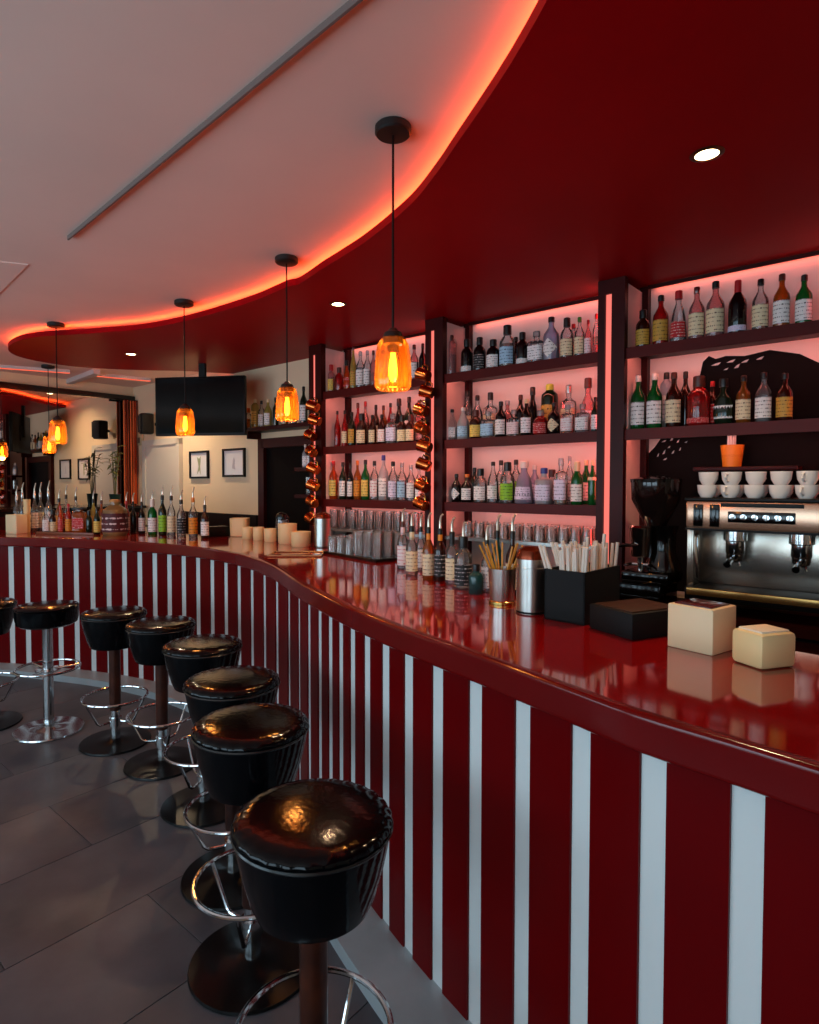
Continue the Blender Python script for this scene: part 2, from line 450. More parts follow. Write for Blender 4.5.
# plant
pp = PL(115, 495, L(MX + .33, 0), XD)
t = thing('potted_plant', 'thin leafy plant in a dark green pot beside the curtain', 'plant', (pp.x, pp.y, 1.30))
build('pot', lathe([(0, 0), (.05, 0), (.065, .13), (.07, .14), (.06, .14), (.055, .12), (0, .12)], 20), mat('dark_green_pot', '16302a', .3), t)
st = bmesh.new(); random.seed(3); tips = []
for k in range(7):
    a = k * 2.4; rr = .04 + .07 * random.random(); hh = .38 + .24 * random.random()
    tip = (rr * math.cos(a), rr * math.sin(a), .12 + hh); tips.append(tip)
    tube([(.01 * math.cos(a), .01 * math.sin(a), .11), (rr * .35 * math.cos(a), rr * .35 * math.sin(a), .12 + hh * .5), tip], .004, 5, bm=st)
build('stem', st, mat('plant_stem', '5a5a2a', .6), t)
def leafmesh(ln, wd):
    bm = bmesh.new(); L0 = []
    for i in range(5):
        s = i / 4; ww = wd * math.sin(math.pi * (.12 + .86 * s)); zz = -.35 * ln * s * s
        L0.append([bm.verts.new((ln * s, -ww, zz)), bm.verts.new((ln * s, 0, zz - .004)), bm.verts.new((ln * s, ww, zz))])
    for A, B in zip(L0, L0[1:]):
        for k in range(2): bm.faces.new((A[k], A[k + 1], B[k + 1], B[k]))
    return bm
lf = None
for tip in tips:
    for k in range(6):
        s = .55 + .09 * k; b = Vector((tip[0] * s * s, tip[1] * s * s, .12 + (tip[2] - .12) * s))
        if lf is None: o = lf = build('leaf', leafmesh(.10, .012), mat('olive_leaf', '6d7038', .5, var=.3), t)
        else: o = lf.copy(); COL.objects.link(o); o.parent = t
        o.location = b; o.rotation_euler = (random.uniform(-.4, .4), random.uniform(-.9, .3), random.uniform(0, 6.28))

# ---------------------------------------------------------------- the bar
EP = [(1.9, -.6), (1.3, .1), (.95, .58), (.615, 1.0), (.48, 1.16), (.375, 1.33), (.24, 1.55), (.06, 1.83), (-.11, 2.13), (-.25, 2.42), (-.40, 2.75),
      (-.62, 3.3), (-.95, 3.86), (-1.4, 4.32), (-2.0, 4.68), (-2.7, 4.93), (-3.4, 5.08), (-4.3, 5.15)]
EC = catmull([(*p, 0) for p in EP], 12)
EN = []
for i, p in enumerate(EC):
    t_ = (EC[min(i + 1, len(EC) - 1)] - EC[max(i - 1, 0)]).normalized(); EN.append(Vector((t_.y, -t_.x, 0)))
for _ in range(6): EN = [EN[0]] + [(EN[i - 1] + EN[i] * 2 + EN[i + 1]).normalized() for i in range(1, len(EN) - 1)] + [EN[-1]]
PC = [p + n * .06 for p, n in zip(EC, EN)]          # line of the front boards
AS = [0]
for a, b in zip(PC, PC[1:]): AS.append(AS[-1] + (b - a).length)
def at(s, off):
    s = max(0, min(s, AS[-1] - 1e-6))
    i = next(k for k in range(len(AS) - 1) if AS[k + 1] >= s)
    f = (s - AS[i]) / (AS[i + 1] - AS[i])
    n = (EN[i] * (1 - f) + EN[i + 1] * f).normalized()
    return PC[i] * (1 - f) + PC[i + 1] * f + n * (off - .06)
def sweep(sec, s0=0, s1=None, n=None, closed=True):
    s1 = AS[-1] if s1 is None else s1; n = n or max(2, int((s1 - s0) / .05)); bm = bmesh.new(); rows = []
    for i in range(n + 1):
        s = s0 + (s1 - s0) * i / n
        rows.append([bm.verts.new(at(s, o) + Vector((0, 0, z))) for o, z in sec])
    m = len(sec)
    for A, B in zip(rows, rows[1:]):
        for k in range(m if closed else m - 1): bm.faces.new((A[k], A[(k + 1) % m], B[(k + 1) % m], B[k]))
    if closed: bm.faces.new(rows[0]); bm.faces.new(rows[-1])
    return bm
BZ = 1.12; BW = .74
bar = thing('bar_counter', 'long curving red bar counter with pale vertical stripes and glossy top', 'bar', (at(3, 0).x, at(3, 0).y, 0))
build('countertop', sweep([(.03, BZ), (BW, BZ), (BW, BZ - .05), (.03, BZ - .05)]), M_top(), bar, True, 30)
build('edge_band', sweep([(.03, BZ), (.010, BZ), (.005, BZ - .0015), (.001, BZ - .005), (0, BZ - .010), (0, BZ - .012), (0, BZ - .066), (0, BZ - .068), (.002, BZ - .073), (.006, BZ - .076), (.012, BZ - .078), (.06, BZ - .078), (.03, BZ - .04)]), mat('red_edge_band', '6a0608', .17, spec=.35, coat=.1, var=.1, vscale=6), bar, True, 28)
build('bar_carcass', sweep([(.085, 0), (.60, 0), (.60, BZ - .05), (.085, BZ - .05)]), mat('bar_carcass_black', '120606', .6), bar, True, 0)
build('foot_ledge', sweep([(-.115, 0), (.085, 0), (.085, .05), (-.115, .05)]), mat('ledge_grey', 'aab4b8', .4, bump=.06, var=.2, vscale=5), bar, True, 0)
WP = [735 + 12, 657, 582, 521.5, 474, 436.5, 408, 385.5, 367, 352, 341, 331, 321, 311, 300, 289, 277, 264.5, 251, 239, 226, 212, 198, 183, 169.5, 155, 139.7, 124.5, 108.6, 92.4, 76, 59.7, 43.5, 26.3, 11]
prj = [(PJ((p.x, p.y, .9))[0], s) for p, s in zip(PC, AS) if p.y > .7]
def arc_of(px):
    for (a, s), (b, s2) in zip(prj, prj[1:]):
        if (a - px) * (b - px) <= 0 and a != b: return s + (s2 - s) * (px - a) / (b - a)
    return None
WS = [arc_of(q) for q in WP]; WS = [s for s in WS if s is not None]
for _ in range(2): WS = [WS[0]] + [(WS[i - 1] + 2 * WS[i] + WS[i + 1]) / 4 for i in range(1, len(WS) - 1)] + [WS[-1]]
WS = [WS[0] - .17 * k for k in range(6, 0, -1)] + WS + [WS[-1] + .165 * k for k in range(1, 4)]
m_st, m_rd = M_stripe(), M_red()
for i, s in enumerate(WS):
    build('pale_strip', sweep([(.064, .05), (.085, .05), (.085, BZ - .075), (.064, BZ - .075)], s - .0278, s + .0278, 2), m_st, bar, True, 0)
    if i + 1 < len(WS):
        build('red_board', sweep([(.057, .05), (.085, .05), (.085, BZ - .075), (.057, BZ - .075)], s + .028, WS[i + 1] - .028, 4), m_rd, bar, True, 30)

# ---------------------------------------------------------------- stools
def stool(chrome=False):
    t = thing('bar_stool', '', 'stool', (0, 0, 0), 0, 'bar stools along the bar front')
    SH = .78
    mb = M_chrome() if chrome else M_blackg()
    build('base_plate', lathe([(0, 0), (.2, 0), (.203, .004), (.2, .012), (.12, .018), (.05, .024), (.04, .03), (0, .03)], 48), mat('chrome_base', 'c4c8ca', .16, 1) if chrome else mat('black_base', '08090a', .28, spec=.2), t)
    if chrome:
        build('column', lathe([(0, .028), (.03, .028), (.03, .68), (0, .68)], 24), M_chrome(), t)
        zr = .40
        build('seat', lathe([(0, .675), (.150, .675), (.172, .688), (.18, .72), (.182, .778), (.175, .785), (0, .785)], 48), M_leather(), t)
        build('seat_cushion', lathe([(.172, .78), (.182, .785), (.184, .790), (.175, .798), (.14, .803), (.08, .805), (0, .806)], 48), M_leather(), t)
    else:
        build('column', lathe([(0, .2), (.033, .2), (.033, .62), (0, .62)], 24), mat('brown_column', '241210', .28, .3, var=.6, vscale=9, col2='5a2a18'), t)
        build('chrome_sleeve', lathe([(0, .026), (.027, .026), (.027, .21), (0, .21)], 24), M_chrome(), t)
        zr = .28
        seg = 64
        build('seat', lathe([(0, .585), (.112, .585), (.134, .592), (.146, .62), (.166, .69), (.178, .75), (.181, .768), (.174, .774), (0, .774)], seg), M_leather(), t)
        def gather(a, r, z):
            k = 1 + .010 * math.sin(a * 26) * (1 if .12 < r < .19 else 0)
            return r * k * math.cos(a), r * k * math.sin(a)
        build('seat_cushion', lathe([(.172, .772), (.181, .775), (.184, .781), (.183, .787), (.177, .794), (.163, .799), (.14, .802), (.08, .804), (0, .805)], 104, gather), M_leather(), t)
        build('piping', ring(.182, .0045, .772, 64, 6), mat('seat_piping', '1b1d1e', .22), t)
    build('foot_ring', ring(.182, .008, zr, 64, 10), M_chrome(), t)
    for k in range(3):
        a = 2 * math.pi * k / 3 + .5; c, s = math.cos(a), math.sin(a)
        pr = [(.182, zr), (.174, zr - .02), (.115, zr - .135), (.098, zr - .148), (.075, zr - .15), (.025, zr - .148)] if not chrome else [(.182, zr), (.12, zr - .005), (.03, zr - .01)]
        build('ring_strut', tube([(r * c, r * s, z) for r, z in pr], .0065, 8), M_chrome(), t)
    if chrome: build('ring_hub', lathe([(.03, zr - .02), (.075, zr - .016), (.075, zr - .008), (.03, zr - .004)], 24, cap=False), M_chrome(), t)
    else: build('ring_hub', lathe([(.027, zr - .175), (.036, zr - .175), (.036, zr - .125), (.027, zr - .125)], 24, cap=False), M_chrome(), t)
    return t
sA, sB = stool(True), stool(False)
spots = [((47, 607), sA, 'bar stool with silver chrome column and silver round base'),
         ((313, 819), sB, 'nearest black leather bar stool, with an orange glow on its seat'),
         ((251, 725), None, 'second nearest black leather bar stool, just behind the largest one'),
         ((240, 680), None, 'third nearest black bar stool, seat mostly hidden behind the second'),
         ((203, 645), None, 'fourth nearest black bar stool with dark round base'),
         ((161, 624), None, 'fifth nearest black bar stool with brown column and silver foot ring'),
         ((114, 613), None, 'black bar stool with brown column right beside the chrome-column stool'),
         ((-16, 604), None, 'black bar stool cut off by the left edge of the picture')]
sA['label'] = spots[0][2]
for k, (q, o, lb) in enumerate(spots):
    p = P(*q, .785)
    e = min(range(len(EC)), key=lambda i: (EC[i] - Vector((p.x, p.y, 0))).length)
    gap = (EC[e] - Vector((p.x, p.y, 0))).dot(EN[e])
    if gap < .335: p = p - EN[e] * (.335 - gap)       # keep the base plate clear of the ledge
    if o is not None:
        o.location = (p.x, p.y, 0); o['label'] = lb; o.rotation_euler = (0, 0, .6 * k)
    else: dup(sB, (p.x, p.y, 0), .9 * k + .3, lb)

# ---------------------------------------------------------------- pendants
def pendant(px, py_can, py_lamp, label, Y=None):
    if Y is None: p = P(px, py_can, ZC - .012)
    else:
        d = ray(px, 300); p = Vector((0, 0, EYE)) + d * (Y / d.y)
    d = ray(px, py_lamp); z = EYE + d.z * (p.y / d.y)
    t = thing('pendant_lamp', label, 'lamp', (p.x, p.y, z), 0, 'amber glass pendant lamps over the bar')
    z -= .0
    build('ceiling_rose', lathe([(0, ZC - z), (.058, ZC - z), (.062, ZC - z - .004), (.062, ZC - z - .024), (.056, ZC - z - .03), (.01, ZC - z - .032), (0, ZC - z - .032)], 32), mat('rose_black', '120c0a', .5), t)
    build('cord', tube([(0, 0, ZC - z - .03), (0, 0, .10)], .004, 8), M_black(), t)
    build('lamp_holder', lathe([(0, .115), (.012, .115), (.02, .105), (.03, .10), (.036, .085), (.036, .06), (.02, .055), (.018, .03), (0, .03)], 24), mat('holder_dark', '1c0d08', .4), t)
    def ribs(a, r, z_):
        k = 1 + .035 * math.cos(a * 10); return r * k * math.cos(a), r * k * math.sin(a)
    build('glass_shade', lathe([(.030, .088), (.042, .078), (.052, .06), (.0575, .03), (.060, -.01), (.062, -.06), (.0605, -.085), (.055, -.095), (.050, -.092)], 72, ribs, cap=False), glass('amber_glass', (.95, .36, .045, 1), .17, .08), t)
    b = build('bulb', lathe([(0, .032), (.009, .03), (.010, .015), (.013, -.005), (.015, -.03), (.0135, -.052), (.008, -.066), (0, -.07)], 20), emit('warm_filament', (1, .44, .08, 1), 26), t)
    l = bpy.data.lights.new('pendant_glow', 'POINT'); l.energy = 3.2; l.color = (1, .36, .07); l.shadow_soft_size = .03
    o = bpy.data.objects.new('pendant_glow', l); COL.objects.link(o); o.location = (p.x, p.y, z - .10)
    return t
pendant(286.5, 260, 403, 'amber pendant lamp hanging in front of the wall shelf left of the left pillar')
pendant(184, 303, 421, 'amber pendant lamp hanging in front of the television')
pendant(56, 325, 431, 'amber pendant lamp nearest the left edge, in front of the mirror')
pendant(48, 366.5, 444, 'small far amber pendant lamp just behind the leftmost one')
pendant(393, 0, 362, 'largest and nearest amber pendant lamp with its cord crossing the red soffit', 2.12)

# ---------------------------------------------------------------- shelf rack on the back wall
rk = thing('bottle_rack', 'dark red wooden wall rack with lit pillars and bottle shelves', 'shelf', L(0, -SD), ROT)
m_led = emit('pink_led_diffuser', (1, .20, .16, 1), .85)
m_ledr = emit('red_led_strip', (1, .05, .04, 1), 14)
m_side = mat('pillar_side_white', 'e6d2cf', .6)
HW = .075
for k, x in enumerate(PX):
    t = build('pillar', box(box(BOX(x - HW, x - HW + .040, -SD - .03, -SD, .93, ZS - .001, LF), x + .002, x + HW, -SD - .03, -SD, .93, ZS - .001, LF), x - HW, x + HW, -SD, -SD + .02, .93, ZS - .001, LF), M_wood(), rk, True, 0)
    build('light_strip', BOX(x - HW + .040, x + .002, -SD - .012, -SD, .95, ZS - .08, LF), m_led, t, True, 0)
    build('pillar_cap', BOX(x - HW + .040, x + .002, -SD - .03, -SD, ZS - .08, ZS - .001, LF), M_wood(), t, True, 0)
    if k < 3:
        build('side_panel', BOX(x + HW - .012, x + HW, -SD + .02, -.06, .93, ZS - .03, LF), m_side, t, True, 0)
        build('back_post', BOX(x + HW - .012, x + HW + .035, -.06, -.013, .93, ZS - .001, LF), M_wood(), t, True, 0)
    if k:
        build('side_panel', BOX(x - HW, x - HW + .012, -SD + .02, -.013, .93, ZS - .03, LF), m_side, t, True, 0)
        for za, zb in ((.97, ZR3 - .03), (ZR3 + .03, ZR2 - .03), (ZR2 + .03, ZR1 - .03), (ZR1 + .03, ZS - .06)):
            build('red_light_strip', BOX(x - HW - .008, x - HW, -SD + .06, -SD + .075, za, zb, LF), m_ledr, t, True, 0)
for k in range(3):
    xa, xb = PX[k] + HW, PX[k + 1] - HW
    for z in (ZR1, ZR2, ZR3):
        if k == 2 and z == ZR3: continue
        s = build('shelf', BOX(xa, xb, -SD, -.013, z - .022, z, LF), M_wood(), rk, True, 0)
        build('shelf_lip', BOX(xa, xb, -SD - .012, -SD, z - .06, z, LF), mat('shelf_front_wood', '540e0b', .4, spec=.15, var=.25, vscale=4), s, True, 0)
        build('shelf_light', BOX(xa + .05, xb - .05, -SD + .012, -SD + .03, z - .030, z - .022, LF), emit('shelf_led', (1, .22, .15, 1), 18), s, True, 0)
for k in range(3):                                  # unseen wall-washer, added to redden the wall top, behind a thin valance
    xa, xb = PX[k] + HW + .036, PX[k + 1] - HW
    v = build('valance', BOX(xa, xb, -.075, -.065, ZS - .022, ZS - .001, LF), M_wood(), rk, True, 0)
    build('added_wall_washer', BOX(xa + .03, xb - .03, -.045, -.03, ZS - .009, ZS - .001, LF), emit('added_washer_led', (1, .18, .12, 1), 6), v, True, 0)
# lower back counter
CZ = .95
t = thing('back_counter', 'dark working counter under the bottle shelves', 'counter', L(-.5, -.4), ROT)
build('cabinet_body', BOX(PX[0] - .1, PX[3] + .6, -.62, -.0125, 0, CZ - .04, LF), mat('counter_dark', '100606', .5, spec=.15), t, True, 0)
build('worktop', BOX(PX[0] - .1, PX[3] + .6, -.66, -SD - .032, CZ - .04, CZ, LF), mat('worktop_dark', '2a0d0b', .2), t, True, 0)
for k in range(8): build('cabinet_door', BOX(PX[0] + k * .5, PX[0] + k * .5 + .48, -.638, -.62, .1, CZ - .06, LF), M_wood(), t, True, 0)
# mid shelf for the glasses in the centre and left bays
GZ = 1.20
for k in (0, 1):
    t = thing('glass_shelf', ('thin steel shelf of tumblers under the %s bay bottles' % ('left', 'centre')[k]), 'shelf', L((PX[k] + PX[k + 1]) / 2, -SD / 2, GZ), ROT)
    build('shelf_board', BOX(PX[k] + HW, PX[k + 1] - HW, -SD, -.013, GZ - .02, GZ, LF), M_steel(), t, True, 0)
    build('shelf_bracket', BOX(PX[k] + HW, PX[k] + HW + .02, -SD + .1, -.06, GZ - .06, GZ - .02, LF), M_steel(), t, True, 0)
    build('shelf_bracket', BOX(PX[k + 1] - HW - .02, PX[k + 1] - HW, -SD + .1, -.06, GZ - .06, GZ - .02, LF), M_steel(), t, True, 0)
# mural in the right bay: a big black painted figure
def wallpoly(pts, y, th=.003):
    bm = bmesh.new(); q = [PL(a, b, OB + NW * y, NW) for a, b in pts]
    A = [bm.verts.new(v) for v in q]; B = [bm.verts.new(v - NW * th) for v in q]
    bm.faces.new(A); bm.faces.new(B)
    for i in range(len(A)):
        j = (i + 1) % len(A); bm.faces.new((A[i], A[j], B[j], B[i]))
    return bm
t = thing('wall_mural', 'black painted animal shape with white flecks on the wall behind the coffee machine', 'mural', RP(745, SD - .013, .95), ROT)
mb = mat('mural_black', '100a09', .7, spec=.08); mw = mat('mural_white', 'd9c9c4', .6)
build('painted_shape', wallpoly([(642, 586), (642, 460), (655, 447), (664, 434), (676, 428), (690, 422), (696, 410), (700, 395), (699, 380), (703, 362), (709, 356), (716, 359), (726, 356), (745, 356), (770, 350), (800, 354), (826, 366), (832, 400), (834, 612)], -.0125), mb, t, True, 0)
for q in [(716, 364, 10, 3), (731, 361, 9, 3), (737, 366, 6, 4), (745, 361, 8, 3), (726, 369, 5, 2), (664, 441, 5, 2), (672, 438, 4, 5), (678, 441, 3, 3), (669, 447, 3, 2), (664, 452, 3, 4), (673, 452, 3, 3), (686, 442, 3, 1.5), (680, 449, 2, 3), (665, 459, 4, 2), (658, 455, 2, 3), (760, 358, 8, 3)]:
    x, y, a, b = q; build('white_fleck', wallpoly([(x - a / 2, y + b * .6), (x, y - b * .2), (x + a / 2, y - b * .6), (x + a * .2, y + b * .4)], -.0157, .001), mw, t, True, 0)

# ---------------------------------------------------------------- bottles
GL = {  # key: (material, word)
 'c': (lambda: glass('clear_glass', (.93, .94, .95, 1), .10), 'clear'),
 'f': (lambda: glass('frosted_glass', (.85, .86, .92, 1), .5, .3), 'frosted'),
 'p': (lambda: glass('rose_glass', (.95, .55, .55, 1), .25), 'pinkish'),
 'r': (lambda: glass('red_glass', (.75, .03, .03, 1), .35), 'red'),
 'g': (lambda: glass('green_glass', (.01, .36, .07, 1), .35), 'green'),
 'dg': (lambda: mat('bottle_green_dark', '0c1f12', .1), 'dark green'),
 'k': (lambda: mat('black_bottle_glass', '070607', .1), 'black'),
 'a': (lambda: glass('amber_bottle_glass', (.7, .22, .03, 1), .35), 'amber'),
 'b': (lambda: mat('dark_brown_bottle', '2a0d06', .1), 'dark brown'),
 'l': (lambda: glass('lavender_glass', (.72, .74, .96, 1), .4), 'lavender'),
 't': (lambda: glass('teal_glass', (.03, .22, .22, 1), .4), 'teal'),
 'y': (lambda: glass('yellow_glass', (.75, .62, .16, 1), .5), 'yellow'),
 'o': (lambda: glass('orange_red_glass', (.95, .16, .03, 1), .4), 'orange-red')}
LB = {
 'w': ('f0ece8', '3a2a2a', 'white'), 'cr': ('e8d6ae', '5a2a1a', 'cream'), 'y': ('e8c860', '2a1a0a', 'yellow'), 'bl': ('a4cde6', '1a2a5a', 'blue'),
 'k': ('101010', 'c8c0c0', 'black'), 'rd': ('b81a20', 'f0d8d0', 'red'), 'or': ('e08a20', '4a1a0a', 'orange'), 'li': ('e2daf0', '5a4a7a', 'lilac'),
 'gr': ('8cc828', '1a4a1a', 'lime'), 'wr': ('f0e4e2', 'c02028', 'red-printed'), 'pk': ('f0d6d6', '8a3040', 'pink'), 'go': ('c89a3c', '3a1a08', 'gold'), 'wb': ('f2f0f0', '0c0c0c', 'white')}
CP = {'k': (lambda: mat('cap_black', '0c0a0a', .35), 'black'), 'w': (lambda: mat('cap_white', 'e4ddd4', .4), 'white'), 'r': (lambda: mat('cap_red', 'b0141c', .35), 'red'),
      'g': (lambda: mat('cap_green', '3c7a28', .35), 'green'), 'gy': (lambda: mat('cap_lime', 'b4c83c', .35), 'lime'), 'b': (lambda: mat('cap_brown', '4a1d12', .4), 'brown'),
      's': (lambda: mat('cap_silver', 'c8c6c4', .25, 1), 'silver'), 'c': (lambda: glass('clear_stopper', (.9, .9, .92, 1), .3), 'clear'), 'bl': (lambda: mat('cap_blue', '2c3c8c', .35), 'blue'),
      'o': (lambda: mat('cap_orange', 'd87a1e', .4), 'orange'), 'cr': (lambda: mat('cap_cream', 'e2cfa2', .5), 'cream')}
SHP = {  # profile (r, z) of the glass, then cap (r, z0), label z range, squareness
 's': ([(.93, 0), (1, .025), (1, .56), (.93, .62), (.62, .70), (.40, .76), (.34, .80), (.34, .92)], (.40, .88), (.09, .50), 0),
 'n': ([(.93, 0), (1, .02), (1, .50), (.9, .58), (.55, .70), (.36, .80), (.32, .84), (.32, .93)], (.38, .90), (.10, .42), 0),
 'q': ([(.95, 0), (1, .02), (1, .62), (.95, .67), (.55, .71), (.36, .74), (.34, .78), (.34, .88)], (.42, .84), (.10, .54), 1),
 'u': ([(.93, 0), (1, .03), (1, .56), (.95, .63), (.75, .70), (.5, .74), (.46, .78), (.46, .86)], (.52, .78), (.08, .48), 0),
 'l': ([(.95, 0), (1, .02), (1, .74), (.96, .80), (.7, .84), (.45, .87), (.40, .90), (.40, .94)], (.46, .88), (.15, .60), 0),
 'e': ([(.9, 0), (1, .03), (.97, .2), (.80, .5), (.62, .64), (.42, .72), (.34, .76), (.34, .9)], (.44, .84), (.10, .40), 0),
 'w': ([(.93, 0), (1, .02), (1, .54), (.92, .62), (.5, .74), (.36, .78), (.34, .95)], (.38, .74), (.06, .16), 0),
 'o': ([(.6, 0), (.85, .05), (1, .22), (.98, .4), (.8, .56), (.45, .66), (.34, .70), (.34, .88)], (.45, .82), (.14, .42), 2)}
def sqr(e):
    def fn(a, r, z):
        c, s = math.cos(a), math.sin(a)
        if e == 2: return r * c, r * s * .55
        p = 5.0; k = (abs(c) ** p + abs(s) ** p) ** (-1 / p)
        k = k * .9
        return r * c * k, r * s * k
    return fn
def bottle(loc, rz, h, wd, shape, gl, lab, cap, label, group, pour=False, lrange=None, dia=False, neck=None):
    t = thing('liquor_bottle', label, 'bottle', loc, rz, group)
    prof, (cr, cz), (la, lb_), sq = SHP[shape]
    Rr = wd / 2; hb = h * (.80 if pour else 1.0)
    fn = None
    if sq:
        g = sqr(sq); neckr = .5 * Rr
        def fn(a, r, z): return g(a, r, z) if r > neckr else (r * math.cos(a), r * math.sin(a))
    pr = [(0, 0)] + [(r * Rr, z * hb) for r, z in prof]
    gm = GL[gl][0]()
    build('glass', lathe(pr, 20, fn), gm, t, smooth=50)
    if gl in 'cf p' and shape != 'o':                     # what is left inside the see-through ones
        lv = random.uniform(.35, .56) * hb
        lq = [(0, .006)] + [(r * Rr * .9, max(.006, z * hb)) for r, z in prof if z * hb < lv]
        lq += [(lq[-1][0], lv), (0, lv)]
        key = random.choice(['liquid_clear', 'liquid_clear', 'liquid_pale'])
        build('liquid', lathe(lq, 16, fn), glass(key, (.86, .88, .9, 1) if key == 'liquid_clear' else (.92, .74, .6, 1), .22), t, smooth=50)
    if lab:
        c1, c2, _ = LB[lab]; a0, a1 = lrange or (la, lb_)
        bm = bmesh.new(); rows = []; n = 12
        zs = [a0 + (a1 - a0) * i / 6 for i in range(7)] if dia else [a0, a1]
        def rad(zf):
            for (r0, z0), (r1, z1) in zip(prof, prof[1:]):
                if z0 <= zf <= z1: return (r0 + (r1 - r0) * (zf - z0) / max(z1 - z0, 1e-6)) * Rr
            return Rr
        for i, zf in enumerate(zs):
            half = R(72) * (1 - abs(2 * i / 6 - 1) * .96 if dia else 1)
            rr = rad(zf) + .0012; row = []
            for k in range(n + 1):
                a = -math.pi / 2 - half + 2 * half * k / n
                x, y = fn(a, rr, zf) if fn else (rr * math.cos(a), rr * math.sin(a))
                row.append(bm.verts.new((x, y, zf * hb)))
            rows.append(row)
        for A, B in zip(rows, rows[1:]):
            for k in range(n): bm.faces.new((A[k], A[k + 1], B[k + 1], B[k]))
        build('label', bm, printed('label_' + lab, c1, c2, .5), t, smooth=60)
    if neck:
        build('neck_label', lathe([(.36 * Rr, .72 * hb), (.40 * Rr, .72 * hb), (.39 * Rr, .90 * hb), (.34 * Rr, .90 * hb)], 16, cap=False), mat('neck_' + neck, LB[neck][0], .5), t)
    if cap or pour:
        c = CP[cap or 'k'][0]()
        build('cap', lathe([(0, cz * hb - .001), (cr * Rr, cz * hb), (cr * Rr * 1.03, (cz + .03) * hb), (cr * Rr, .985 * hb), (cr * Rr * .8, hb), (0, hb)], 16), c, t)
    if pour:
        build('pour_spout', tube([(0, 0, hb - .004), (0, 0, hb + .035), (.004, -.006, hb + .055), (.012, -.018, h + .004)], [.0065, .0055, .005, .0042], 8), mat('spout_metal', 'e6dcc8', .25, .6), t)
    return t
def shelf_row(rows, dy, z, place, group):
    rows = sorted(rows)
    for i, r in enumerate(rows):
        px, hp, wp, sh, gl, lab, cap = r[:7]; kw = r[7] if len(r) > 7 else {}
        p = RP(px, dy, z); k = p.y / F
        wd = min(wp * k * (1.1 if px < 560 else .97 if px < 600 else .96), .14); hh = hp * k
        desc = '%s bottle%s%s' % (GL[gl][1], ', %s label' % LB[lab][2] if lab else '', ', %s cap' % CP[cap][1] if cap else '')
        bottle(p, ROT, hh, wd, sh, gl, lab, cap, '%s, %s from left %s' % (desc, ORD[i], place), group, **kw)
FR, BK = .075, .19
D = dict(dia=True)
# centre bay
shelf_row([(451, 40, 9, 'l', 'p', None, 'b'), (466.5, 34, 11, 'u', 'k', 'w', 'k', dict(lrange=(.05, .2))), (479, 34, 11, 'u', 'k', 'k', 'k'), (492.5, 30, 12, 'u', 'k', 'w', 'k'),
           (506.5, 42, 14, 'u', 'c', 'bl', 'k'), (521.5, 33, 11, 'u', 'k', 'w', 'k', dict(lrange=(.04, .2))), (535.5, 32, 15, 'q', 'c', 'wb', 'c'), (550, 44, 14, 's', 'l', 'w', 'k', D),
           (565.5, 41, 13, 'u', 'c', 'cr', 'k'), (578, 40, 10, 's', 'c', 'cr', 'g'), (586.5, 36, 7, 's', 'p', 'pk', 'r'), (594.5, 41, 7, 's', 'c', 'rd', 'r', dict(lrange=(.04, .24)))],
          FR, ZR1, 'on centre bay top shelf', 'bottles on the centre top shelf')
shelf_row([(515, 33, 9, 's', 'k', 'w', 'k'), (572, 38, 10, 's', 'c', 'cr', 'r')], BK, ZR1, 'in back row, centre top shelf', 'bottles on the centre top shelf')
shelf_row([(452, 31, 9, 'n', 'c', 'w', 'k'), (463, 32, 11, 'n', 'f', 'bl', 'w'), (475.5, 29, 11, 'u', 'b', 'y', 'b'), (488, 27, 13, 'q', 'c', 'bl', 'c'), (500.5, 36, 10, 's', 'k', 'w', 'k'),
           (513.5, 27, 12, 'q', 'c', 'pk', 'c'), (526, 37, 10, 's', 'k', 'wb', 'cr'), (540, 25, 13, 'u', 'r', 'rd', 'c'), (553.5, 32, 11, 's', 'k', 'cr', 'k', D), (567, 29, 13, 'q', 'c', 'wr', 'c'),
           (582, 29, 14, 'q', 'c', 'w', 'c'), (594.5, 35, 8, 's', 'dg', 'w', 'k')], FR, ZR2, 'front row, centre middle shelf', 'bottles on the centre middle shelf')
shelf_row([(467, 50, 10, 's', 'c', 'cr', 'k'), (477, 45, 10, 's', 'c', 'cr', 'k'), (490, 47, 12, 'q', 'c', 'cr', 'k'), (507, 38, 10, 's', 'p', 'w', 'c'), (520, 43, 10, 's', 'k', None, 'b'), (532, 50, 11, 'e', 'k', None, 'k'),
           (549, 52, 15, 'l', 'dg', 'go', 'gy'), (568, 50, 15, 'q', 'c', 'cr', 's'), (587, 56, 16, 'o', 'p', 'pk', 'b')], BK, ZR2, 'back row, centre middle shelf', 'bottles on the centre middle shelf')
shelf_row([(456.5, 28, 9, 's', 'k', 'w', 'k', D), (467, 28, 10, 's', 'k', 'w', 'o'), (480.5, 34, 12, 'u', 'c', 'w', 'k'), (493, 41, 10, 'n', 'c', 'w', 'k'), (507.5, 41, 13, 'u', 'c', 'gr', 'k'), (524, 42, 17, 'e', 'l', 'li', 'w'),
           (544, 36, 15, 'q', 'f', 'li', 'bl'), (561, 46, 13, 'q', 'c', 'li', 'c'), (577, 43, 12, 'u', 'g', 'w', 'cr'), (592.5, 45, 9, 's', 'g', 'cr', 'cr', dict(lrange=(.55, .62)))],
          FR, ZR3, 'front row, centre bottom shelf', 'bottles on the centre bottom shelf')
